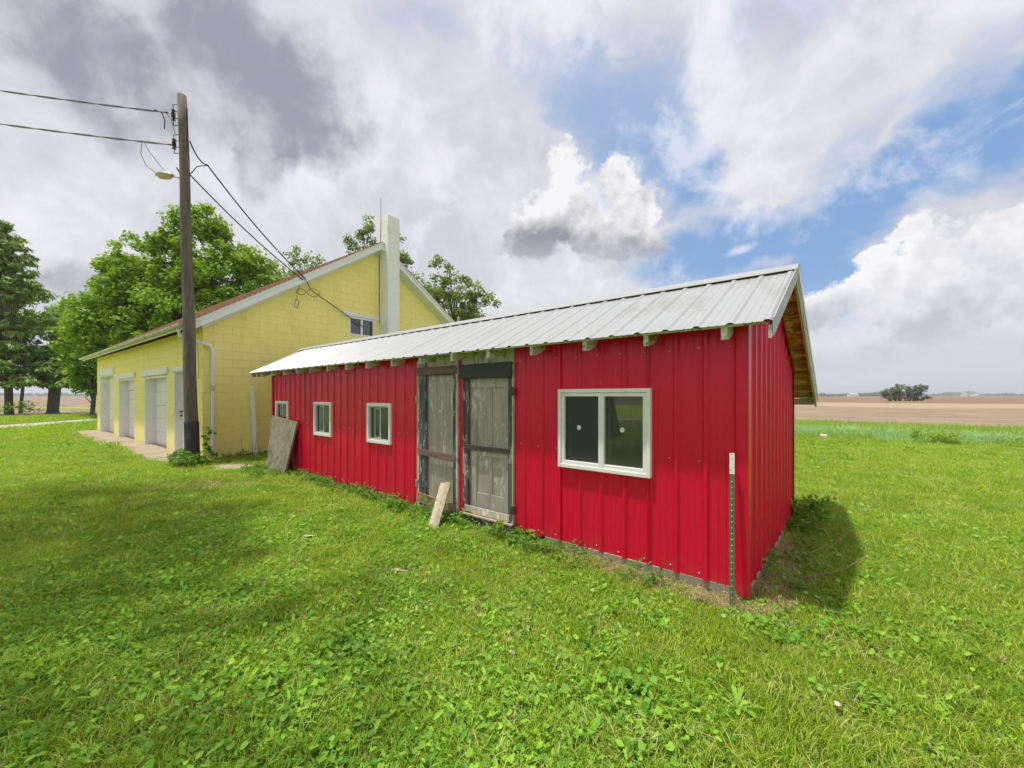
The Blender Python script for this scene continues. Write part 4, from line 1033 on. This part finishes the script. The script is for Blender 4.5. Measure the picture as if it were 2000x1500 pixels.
tree('leafy_tree', 'light green leafy tree between the two pines at the left', g2(pt(40, 812, z)), tuple(pt(50, 640, z)), .12,
     [L(55, 600, z, 2.3, 1.6), L(65, 660, z, 2.6, 2.0), L(40, 560, z, 1.6, 1.2), L(80, 700, z, 2.0, 1.4), L(20, 620, z, 1.8, 1.6)], 180, 60, .5, .18, 'lime_leaf')
z = 36
tree('leafy_tree', 'thin half bare tree with grey branches right of the pines', g2(pt(112, 810, z)), tuple(pt(122, 650, z)), .10,
     [L(122, 622, z, 1.2, .8), L(135, 645, z, 1.0, .9), L(110, 650, z, .9, .9), L(130, 700, z, 1.1, 1.4)], 60, 34, .5, .15, 'olive_leaf', nlimb=60)
z = 31
tree('small_maple', 'small young maple close to the far corner of the garage', g2(pt(180, 812, z)), tuple(pt(180, 740, z)), .15,
     [L(185, 715, z, 1.5, 1.1), L(160, 735, z, 1.0, .6), L(190, 690, z, 1.3, .9), L(172, 765-10, z, .9, .4)], 110, 60, .42, .16, 'lime_leaf')
# shade tree standing behind the camera, whose crown shades the near lawn
tree('shade_tree', 'large yard tree behind the viewpoint that throws dappled shade on the lawn', (-7.2, -7.5, 0), (-8.0, -4.5, 9.5), .35,
     [(-8.6, -1.9, 12.2, 3.0, 1.9, 1.2), (-10.6, -3.0, 13.0, 2.2, 1.8, 1.2), (-6.4, -2.6, 12.0, 2.2, 1.9, 1.2), (-8.0, -5.2, 13, 4.2, 2.6, 1.8), (-5.2, -2.2, 12.4, 1.5, 1.2, .9)], 150, 16, 1.0, .24, 'maple_leaf', shell=.1, nlimb=50)
# bush clump in the field
ms = thing('field_trees', 'clump of scrubby trees alone in the ploughed field', 'trees', g2(pt(1768, 783, 150)))
ms.name = 'tree_clump'
zf = 125
bz = pt(1768, 783, zf); ms.location = (bz.x, bz.y, 0)
cl = []
for (px, py, rx, ry) in [(1745, 766, 2.4, 1.5), (1762, 762, 2.2, 1.7), (1783, 768, 1.8, 1.6), (1792, 762, 2.2, 1.7), (1802, 758, 1.9, 1.4), (1732, 771, 1.6, 1.0), (1795, 775, 2.6, 1.2), (1755, 776, 3, .9)]:
    cl.append(L(px, py, zf, rx, ry))
cs = [(c_[0]-bz.x, c_[1]-bz.y, max(c_[2], .3), .55) for c_ in lobes_points(cl, 230, .4)]
leafcloud('crown', 'far_leaf', ms, cs, 26, .6, .26, .8)
mb = MB()
for c_ in cs[::6]: mb.tube([(c_[0]*.75, c_[1]*.75, 0), (c_[0]*.9, c_[1]*.9, c_[2]*.6), c_[:3]], [.12, .07, .02], 5, False)
mb.build('trunk', 'bark', ms)
# far tree lines on the horizon
def farline(name, label_kind, x0, x1, z, h, step, mat='far_leaf', lo=.5):
    cs = []
    for px in np.arange(x0, x1, step):
        hh = h*(lo+.5*abs(math.sin(px*.021)+.6*math.sin(px*.057+1)+.4*math.sin(px*.13)))
        p_ = pt(px, 773, z*(1+.05*math.sin(px*.05)))
        for q in range(3): cs.append((p_.x+random.uniform(-6, 6), p_.y+random.uniform(-6, 6), hh*(.2+.32*q), max(hh*.45, 2.)))
    o = leafcloud(name, mat, None, cs, 14, 4, 3.2, .8); o['kind'] = 'stuff'; return o
farline('far_treeline', '', 1540, 2100, 1500, 13, 3); farline('far_treeline', '', -120, 330, 1300, 11, 3)
farline('far_treeline', '', 1560, 1760, 1000, 7, 3)
for (px, w, h) in ((1664, 14, 5), (1670, 8, 4), (1905, 10, 4), (1883, 8, 4)):
    p_ = pt(px, 773, 930); fb_ = thing('farm_building', 'tiny pale farm building on the flat horizon '+{1664: 'nearest the shed roof', 1670: 'right next to another one', 1905: 'at the far right', 1883: 'left of the far right one'}[px], 'building', (p_.x, p_.y, 0), math.atan2(RT[1], RT[0]), 'farm buildings on the horizon')
    MB().box(-w/2, w/2, -5, 5, 0, h).build('wall', 'white_trim', fb_)
    MB().prism([(-w/2-.3, -5.3, h), (-w/2-.3, 5.3, h), (-w/2-.3, 0, h+2.5)], (w+.6, 0, 0)).build('roof', 'gutter_metal', fb_)
# ------------------------------------------------------------------ ground cover scattering
VAR = bpy.data.collections
def tuft_collection(cname, makers):
    c_ = bpy.data.collections.new(cname)
    for i, (vs, fs, tone, mat) in enumerate(makers):
        me = bpy.data.meshes.new(cname); me.from_pydata(vs, [], fs); at = me.attributes.new('tone', 'FLOAT', 'FACE'); at.data.foreach_set('value', tone)
        me.materials.append(MATS[mat]); o = bpy.data.objects.new('%s_%02d' % (cname, i), me); c_.objects.link(o)
    return c_
def blades(n, rad, h, w, bend=.6, tonelo=0, seg=2, clump=False):
    vs, fs, tone = [], [], []
    for i in range(n):
        a = random.uniform(0, 2*math.pi); r = rad*math.sqrt(random.random()); x, y = r*math.cos(a), r*math.sin(a)
        hh = h*random.uniform(.45, 1.1); d = random.uniform(0, 2*math.pi); b_ = bend*hh*random.uniform(.2, 1.3)
        dx, dy = math.cos(d), math.sin(d); px, py = -dy*w/2*random.uniform(.7, 1.3), dx*w/2*random.uniform(.7, 1.3)
        o = len(vs)
        vs += [(x-px, y-py, -.004), (x+px, y+py, -.004), (x+dx*b_*.35+px*.85, y+dy*b_*.35+py*.85, hh*.6), (x+dx*b_*.35-px*.85, y+dy*b_*.35-py*.85, hh*.6), (x+dx*b_, y+dy*b_, hh)]
        fs += [(o, o+1, o+2, o+3), (o+3, o+2, o+4)]; t = min(1, tonelo+random.random()*(1-tonelo)); tone += [t, t]
    return vs, fs, tone
def leaves(n, rad, h, s, round_=True, tilt=.5):
    vs, fs, tone = [], [], []
    for i in range(n):
        a = random.uniform(0, 2*math.pi); r = rad*math.sqrt(random.random()); c_ = Vector((r*math.cos(a), r*math.sin(a), h*random.uniform(.35, 1.1)))
        nn = Vector((random.gauss(0, tilt), random.gauss(0, tilt), 1)).normalized(); u = nn.orthogonal().normalized(); u.rotate(Matrix.Rotation(random.uniform(0, 6.28), 3, nn)); w_ = nn.cross(u)
        sz = s*random.uniform(.45, 1.25); o = len(vs)
        k_ = 7 if round_ else 6
        sh_ = [(1, 0), (.75, .65), (.05, .95), (-.72, .72), (-.55, 0), (-.72, -.72), (.05, -.95), (.75, -.65)] if round_ else [(1.5, 0), (.6, .42), (-.5, .36), (-1.1, 0), (-.5, -.36), (.6, -.42)]
        cup = .18*sz
        for (p_, q) in sh_: vs.append(tuple(c_+u*p_*sz*.5+w_*q*sz*.5+nn*cup*abs(q)))
        vs.append(tuple(c_-nn*.02*sz)); nn_ = len(sh_)
        t = random.random()
        for j in range(nn_): fs.append((o+j, o+(j+1) % nn_, o+nn_)); tone.append(t)
    return vs, fs, tone
def rosette(n, l, w):
    vs, fs, tone = [], [], []
    for i in range(n):
        a = 2*math.pi*i/n+random.uniform(-.3, .3); ll = l*random.uniform(.6, 1.1); dx, dy = math.cos(a), math.sin(a); o = len(vs)
        up = random.uniform(.25, .8)
        pr = [(0, .15, 0), (.35, .6, .35*up), (.7, 1, .55*up), (1, .15, .5*up)]
        for (t, ww, zz) in pr:
            vs += [(dx*t*ll-dy*w*ww/2, dy*t*ll+dx*w*ww/2, zz*ll+.004), (dx*t*ll, dy*t*ll, zz*ll-.1*w+.004), (dx*t*ll+dy*w*ww/2, dy*t*ll-dx*w*ww/2, zz*ll+.004)]
        t_ = random.random()
        for j in range(3):
            q = o+3*j; fs += [(q, q+1, q+4, q+3), (q+1, q+2, q+5, q+4)]; tone += [t_, t_]
    return vs, fs, tone
def scatter(name, coll, P, scl, kind='stuff', tiltamp=.15):
    n = len(P); me = bpy.data.meshes.new(name); me.vertices.add(n); me.vertices.foreach_set('co', np.asarray(P, dtype=np.float32).ravel())
    a = me.attributes.new('scl', 'FLOAT', 'POINT'); a.data.foreach_set('value', np.asarray(scl, dtype=np.float32))
    rot = np.zeros((n, 3), dtype=np.float32); rot[:, 2] = rng.random(n)*6.283; rot[:, 0] = rng.normal(size=n)*tiltamp; rot[:, 1] = rng.normal(size=n)*tiltamp
    a = me.attributes.new('rot', 'FLOAT_VECTOR', 'POINT'); a.data.foreach_set('vector', rot.ravel())
    a = me.attributes.new('idx', 'INT', 'POINT'); a.data.foreach_set('value', rng.integers(0, len(coll.objects), n).astype(np.int32))
    o = bpy.data.objects.new(name, me); COL.objects.link(o); o['kind'] = kind
    ng = bpy.data.node_groups.new(name, 'GeometryNodeTree')
    ng.interface.new_socket('Geometry', in_out='INPUT', socket_type='NodeSocketGeometry'); ng.interface.new_socket('Geometry', in_out='OUTPUT', socket_type='NodeSocketGeometry')
    gi = ng.nodes.new('NodeGroupInput'); go = ng.nodes.new('NodeGroupOutput'); ip = ng.nodes.new('GeometryNodeInstanceOnPoints')
    ci = ng.nodes.new('GeometryNodeCollectionInfo'); ci.inputs['Collection'].default_value = coll; ci.inputs['Separate Children'].default_value = True; ci.inputs['Reset Children'].default_value = True
    def na(nm, ty): q = ng.nodes.new('GeometryNodeInputNamedAttribute'); q.data_type = ty; q.inputs['Name'].default_value = nm; return q.outputs['Attribute']
    lk = ng.links.new
    lk(gi.outputs[0], ip.inputs['Points']); lk(ci.outputs[0], ip.inputs['Instance']); ip.inputs['Pick Instance'].default_value = True
    lk(na('idx', 'INT'), ip.inputs['Instance Index']); lk(na('scl', 'FLOAT'), ip.inputs['Scale'])
    er = ng.nodes.new('FunctionNodeEulerToRotation'); lk(na('rot', 'FLOAT_VECTOR'), er.inputs[0]); lk(er.outputs[0], ip.inputs['Rotation'])
    lk(ip.outputs[0], go.inputs[0]); md = o.modifiers.new('scatter', 'NODES'); md.node_group = ng
    return o
def inpoly(P, poly):
    x, y = P[:, 0], P[:, 1]; ins = np.zeros(len(P), bool); n = len(poly)
    for i in range(n):
        x1, y1 = poly[i][:2]; x2, y2 = poly[(i+1) % n][:2]
        c_ = ((y1 > y) != (y2 > y)) & (x < (x2-x1)*(y-y1)/(y2-y1+1e-12)+x1); ins ^= c_
    return ins
NO = [[(XL-.02, Y0-.03), (X0+.03, Y0-.03), (X0+.03, YB+.03), (XL-.02, YB+.03)],
      [gw(x, y) for x, y in [(0.03, -.03), (-GL, -.03), (-GL, GW), (.03, GW)]],
      [gw(x, y) for x, y in [(.1, .0), (.25, -.5), (-1.2, -.90), (-2.6, -.80), (-5.2, -.67), (-8, -.88), (-10.5, -.75), (-13.2, -.88), (-14.4, -.55), (-14.2, 0)]],
      [(-10.8, 2.66), (-10.05, 2.56), (-9.62, 2.95), (-9.8, 3.24), (-10.5, 3.12)], drv]
def sm_noise(P, s, seed):                         # cheap smooth noise for density
    x, y = P[:, 0]*s+seed, P[:, 1]*s-seed*.7
    return (np.sin(x*1.3+1.7*np.sin(y*.9))+np.sin(y*1.7+1.3*np.sin(x*1.1+2))+.6*np.sin(x*3.1+y*2.3)+.5*np.sin(y*4.3-x*2.9+1))/3.1
def polar(n, z0, z1, half=1.45, back=False):      # points in the fan in front of the viewpoint, evenly per area
    z = np.sqrt(z0**2+(z1**2-z0**2)*rng.random(n)); kx = (rng.random(n)*2-1)*half*z
    P = np.zeros((n, 3)); P[:, 0] = FW[0]*z+RT[0]*kx; P[:, 1] = FW[1]*z+RT[1]*kx; return P
def keep(P, tall=False):
    m = np.ones(len(P), bool)
    for q in NO: m &= ~inpoly(P, q)
    m &= (P[:, 1] < (25.9 if tall else 25.3)) & (P[:, 0] > -47)
    return m
def barep(P):                                     # worn earth patch near the pole, straw along the end wall
    dx, dy = P[:, 0]+8.5, P[:, 1]-2.1; u = dx*.72+dy*.69; v = -dx*.69+dy*.72
    b1 = np.exp(-((u/1.1)**2+(v/.33)**2))
    dx, dy = P[:, 0]+.35, P[:, 1]-4.2; b2 = .75*np.exp(-(((P[:, 0]+.50)/.13)**2+(dy/.8)**2))
    b3 = np.exp(-(((P[:, 0]+.9)/.9)**2+((P[:, 1]-3.32)/.10)**2))
    b4 = np.exp(-(((P[:, 0]+7.0)/1.0)**2+((P[:, 1]-3.30)/.12)**2))
    return np.clip(b1*1.0+b2*1.1+b3+b4, 0, 1)
grass_c = tuft_collection('lawn_tuft', [(*blades(46, .085, .046, .0040, 1.1), 'grass_blade') for _ in range(6)])
turf_c = tuft_collection('turf_tuft', [(*blades(60, .30, .085, .012, .8), 'grass_blade') for _ in range(5)])
weed_c = tuft_collection('lawn_weed', [(*leaves(9, .07, .035, .034), 'broad_leaf') for _ in range(4)]+[(*leaves(14, .08, .028, .020), 'broad_leaf') for _ in range(2)]+[(*leaves(8, .07, .04, .036, False), 'broad_leaf') for _ in range(2)])
dry_c = tuft_collection('dry_tuft', [(*blades(34, .09, .022, .0022, 3.0), 'dry_blade') for _ in range(4)])
tall_c = tuft_collection('tall_tuft', [(*blades(50, .28, .36, .014, .9), 'tall_blade') for _ in range(4)])
tall2_c = tuft_collection('tall_tuft_yellow', [(*blades(46, .28, .40, .013, .6), 'tall_yellow') for _ in range(4)])
herb_c = tuft_collection('herb_tuft', [(*leaves(34, .14, .16, .055, False, .7), 'weed_leaf') for _ in range(3)]+[(*leaves(26, .12, .13, .05, True, .6), 'weed_leaf') for _ in range(2)])
# fine lawn grass
def around(n, r0, r1):                            # the rest of the lawn round the viewpoint
    r = np.sqrt(r0**2+(r1**2-r0**2)*rng.random(n)); a = rng.random(n)*2*math.pi; P = np.zeros((n, 3)); P[:, 0] = r*np.cos(a); P[:, 1] = r*np.sin(a)
    z = P[:, 0]*FW[0]+P[:, 1]*FW[1]; kx = np.abs(P[:, 0]*RT[0]+P[:, 1]*RT[1]); return P[(z < .8) | (kx > 1.48*np.maximum(z, .01))]
P = np.vstack([polar(15500, .8, 5.2, 1.5), polar(30000, 5.2, 12, 1.45), around(17000, 0, 7), around(9000, 7, 12)])
m = keep(P); d = np.hypot(P[:, 0], P[:, 1]); pr = (1-.93*barep(P))*(.80+.32*sm_noise(P, .9, 3)); m &= rng.random(len(P)) < pr
P = P[m]; d = d[m]; s = (.85+.5*rng.random(len(P)))*(1+.10*np.clip(d-3, 0, 9))*(1+.20*sm_noise(P, .6, 9)); scatter('lawn_grass', grass_c, P, s)
P = polar(34000, 10, 36, 1.4); m = keep(P); P = P[m]; d = np.hypot(P[:, 0], P[:, 1]); scatter('lawn_turf', turf_c, P, (.65+.4*rng.random(len(P)))*(.8+.018*d))
# broad-leaved weeds in the lawn
P = np.vstack([polar(26000, .8, 5.2, 1.5), polar(26000, 5.2, 13, 1.45)])
dens = .26+.62*sm_noise(P, 1.1, 21)+.40*sm_noise(P, 4, 5); left = np.clip((-(P[:, 0]*RT[0]+P[:, 1]*RT[1])/np.maximum(P[:, 0]*FW[0]+P[:, 1]*FW[1], .1)+.25), -.25, .8)
m = keep(P) & (rng.random(len(P)) < np.clip(dens+left*.55, .05, .95)*(1-.9*barep(P))); P = P[m]; scatter('lawn_weeds', weed_c, P, (.42+.68*rng.random(len(P)))*(1+.05*np.hypot(P[:, 0], P[:, 1])), tiltamp=.2)
P = polar(9000, 9, 26, 1.3); m = keep(P) & (rng.random(len(P)) < np.clip(.2+.7*sm_noise(P, 1.3, 2)+.4*sm_noise(P, .4, 7), 0, .9)); P = P[m]; scatter('lawn_weed_clumps', herb_c, P, .40+.55*rng.random(len(P)), tiltamp=.25)
# dry thatch
P = polar(16000, .8, 12, 1.45); m = keep(P) & (rng.random(len(P)) < np.clip(.14+.6*sm_noise(P, 1.7, 40)+.3*sm_noise(P, 6, 4), .08, .8)); P1 = P[m]
Q = np.zeros((420, 3)); Q[:, 0] = -.60+np.abs(rng.normal(size=420))*.10; Q[:, 1] = 3.6+1.7*rng.random(420)
Q2 = np.zeros((330, 3)); Q2[:, 0] = -2.6+2.2*rng.random(330); Q2[:, 1] = 3.40-np.abs(rng.normal(size=330))*.05
Q3 = np.zeros((260, 3)); Q3[:, 0] = -8.5+rng.normal(size=260)*.6; Q3[:, 1] = 2.1+(Q3[:, 0]+8.5)*.95+rng.normal(size=260)*.25
P1 = np.vstack([P1, Q, Q2, Q3]); P1 = P1[keep(P1)]; scatter('dry_thatch', dry_c, P1, .8+.8*rng.random(len(P1)), tiltamp=.3)
# tall grass verge in front of the field
P = polar(42000, 13, 32, 1.4); e = 19.0-.25*(P[:, 0]+1)+.25*np.sin(P[:, 0]*.9); m = keep(P, True) & (P[:, 1] > e) & (P[:, 0] > -16); P = P[m]
f = (P[:, 1]-19.2)/6; pale = rng.random(len(P)) > np.clip((f-.25)*2.2, .05, .95)
scatter('tall_grass', tall_c, P[pale], (.55+.5*rng.random(pale.sum()))*np.clip(.5+f[pale]*3, .45, 1)); scatter('verge_grass', tall2_c, P[~pale], .6+.55*rng.random((~pale).sum()))
# leafy growth along walls and pole
def line_pts(a, b_, n, w, off=0):
    t = rng.random(n)[:, None]; a = np.array(a); b_ = np.array(b_); q = a+(b_-a)*t; nn = np.array([-(b_-a)[1], (b_-a)[0]])/np.linalg.norm(b_-a); q = q+nn*(rng.normal(size=(n, 1))*w+off)
    return np.hstack([q, np.zeros((n, 1))])
gA = gw(.2, .35); gB = gw(.12, 3.6)
P = np.vstack([line_pts((-8.3, 3.36), (-5.0, 3.36), 70, .07), line_pts((-4.9, 3.3), (-2.4, 3.34), 60, .09), line_pts((-2.4, 3.3), (-1.2, 3.3), 14, .08), line_pts(gA[:2], gB[:2], 70, .10), line_pts((-9.7, 3.05), (-8.2, 3.0), 50, .16), line_pts((-.55, 5.3), (-.50, 6.3), 16, .08), line_pts((-.50, 3.8), (-.45, 5.3), 10, .12)])
P = P[keep(P)]; scatter('wall_weeds', herb_c, P, .45+.55*rng.random(len(P)), tiltamp=.2)
# individual weeds and bush
def plant(name, label, loc, makers, mat, group=None, cat='plant'):
    vs, fs, tone = makers; me = bpy.data.meshes.new(name); me.from_pydata(vs, [], fs); at = me.attributes.new('tone', 'FLOAT', 'FACE'); at.data.foreach_set('value', tone); me.materials.append(MATS[mat])
    o = bpy.data.objects.new(name, me); COL.objects.link(o); o.location = loc; tag(o, label, cat, group); return o
def g0(x, y):
    z = FOC*CH/(y-HZ); p_ = pt(x, y, z); return (p_.x, p_.y, 0)
plant('dandelion_plant', 'leafy dandelion rosette in the foreground lawn below the steel post', g0(1440, 1385), rosette(14, .12, .026), 'broad_leaf')
plant('dandelion_plant', 'small flat rosette in the lawn between shed corner and dandelion', g0(1120, 1150), rosette(10, .11, .035), 'weed_leaf')
def merge(*ms):
    V_, F_, T_ = [], [], []
    for (v, f, t), off in ms:
        o = len(V_); V_ += [(a+off[0], b_+off[1], c_+off[2]) for a, b_, c_ in v]; F_ += [tuple(i+o for i in q) for q in f]; T_ += t
    return V_, F_, T_
def bushm(n, rad, h, s, k_=40, rnd=False): return merge(*[(leaves(k_, rad*.5, h*.5, s, rnd, .8), (random.gauss(0, rad*.4), random.gauss(0, rad*.4), random.uniform(0, h*.55))) for _ in range(n)])
plant('weed_bush', 'bushy green weeds wrapped round the foot of the utility pole', (-11.0, 2.26, 0), bushm(24, .34, .36, .07), 'weed_leaf')
plant('weed_bush', 'upright vine weed climbing between pole and yellow corner', (-11.35, 2.72, 0), merge(*[(leaves(16, .07, .12, .07, True, 1), (random.gauss(0, .05), random.gauss(0, .05), i*.09)) for i in range(9)]), 'weed_leaf')
plant('weed_bush', 'dark leafy weed at the back corner of the shed end wall', (-.42, 6.05, 0), bushm(9, .18, .34, .06), 'weed_leaf')
plant('weed_bush', 'trailing clover patch at the near corner of the shed', (-.42, 3.22, 0), leaves(90, .20, .05, .045), 'broad_leaf')
plant('weed_bush', 'leafy weed growing up beside the right shed door sill', (-2.98, 3.33, 0), bushm(5, .12, .22, .04, 16), 'weed_leaf')
plant('shrub', 'wide light green shrub standing in the tall grass verge', g0(1840, 868), bushm(20, .42, .42, .08, 26), 'tall_yellow')
plant('shrub', 'narrow light green shrub left of the wide one in tall grass', g0(1789, 862), bushm(9, .16, .42, .07, 22), 'tall_yellow')
plant('shrub', 'small weed clump at the right edge of the verge', g0(1990, 880), bushm(7, .25, .38, .07, 20), 'tall_yellow')
plant('shrub', 'small bush at the foot of the leftmost pine', g2(pt(38, 812, 31.5)), bushm(14, .9, 1.1, .16, 30), 'lime_leaf')
# bare stalks by the wall
mb = MB()
for (y, h, lx) in ((.75, .5, -.08), (1.28-.35, .42, .0), (1.0-.02, .62, .05)):
    a = Vector(gw(.32, y)); mb.tube([a, a+Vector((.0, lx*.5, h*.5)), a+Vector((0, lx, h))], [.006, .005, .003], 5)
tag(mb.build('dead_stalks', 'twig'), 'few thin dead stalks standing before the yellow wall', 'plant')
# fallen leaves and litter
def dead_leaf(x, y, s, label):
    vs = []; 
    for i in range(9):
        a = 2*math.pi*i/9; r = s*(.6+.5*random.random()); vs.append((r*math.cos(a)*1.4, r*math.sin(a)*.7, -.004+.30*s*random.random()))
    vs.append((0, 0, .012)); o = MB().add(vs, [(i, (i+1) % 9, 9) for i in range(9)]).build('dead_leaf', 'plank_new'); q = g0(x, y); o.location = (q[0], q[1], .045); o.rotation_euler = (.2, .3, random.uniform(0, 6)); tag(o, label, 'leaf', 'dead leaves on the lawn')
dead_leaf(1636, 1393, .028, 'curled tan dead leaf in the right foreground lawn'); dead_leaf(780, 1124, .05, 'curled tan dead leaf in the lawn left of the leaning plank'); dead_leaf(604, 1055, .06, 'pale dead leaf on lawn below the small windows'); dead_leaf(122, 990, .08, 'pale dead leaf far left on the shaded lawn')
dead_leaf(1000, 1418-130, .018, 'tiny brown leaf bit in the centre foreground')
tag(MB().cbox(-.10, .10, -.07, .07, .02, .14, .02).build('white_stone', 'white_trim'), 'small white litter at the edge of the tall grass', 'litter').location = g0(1609, 856)
tag(MB().tube([(-.36, 4.15, .05), (-.1, 4.35, .12), (.05, 4.62, .20)], [.004, .003, .002], 5).build('fallen_twig', 'twig'), 'thin pale twig nearer the shed corner by the end wall', 'twig')
tag(MB().tube([(-.40, 4.75, .05), (-.15, 5.1, .14), (-.05, 5.4, .26)], [.004, .003, .002], 5).build('fallen_twig', 'twig'), 'thin pale twig farther along the shed end wall', 'twig')

# ------------------------------------------------------------------ haze over the fields
hb = MB().box(-2600, 2600, -2600, 2600, -1.1, 40).build('haze', None, kind='stuff')
hm = bpy.data.materials.new('haze'); hm.use_nodes = True; hn = hm.node_tree; hn.nodes.clear()
pv = hn.nodes.new('ShaderNodeVolumePrincipled'); pv.inputs['Color'].default_value = (.90, .93, 1, 1); pv.inputs['Density'].default_value = .00035; pv.inputs['Anisotropy'].default_value = .2
ho = hn.nodes.new('ShaderNodeOutputMaterial'); hn.links.new(pv.outputs[0], ho.inputs['Volume']); hb.data.materials.append(hm)
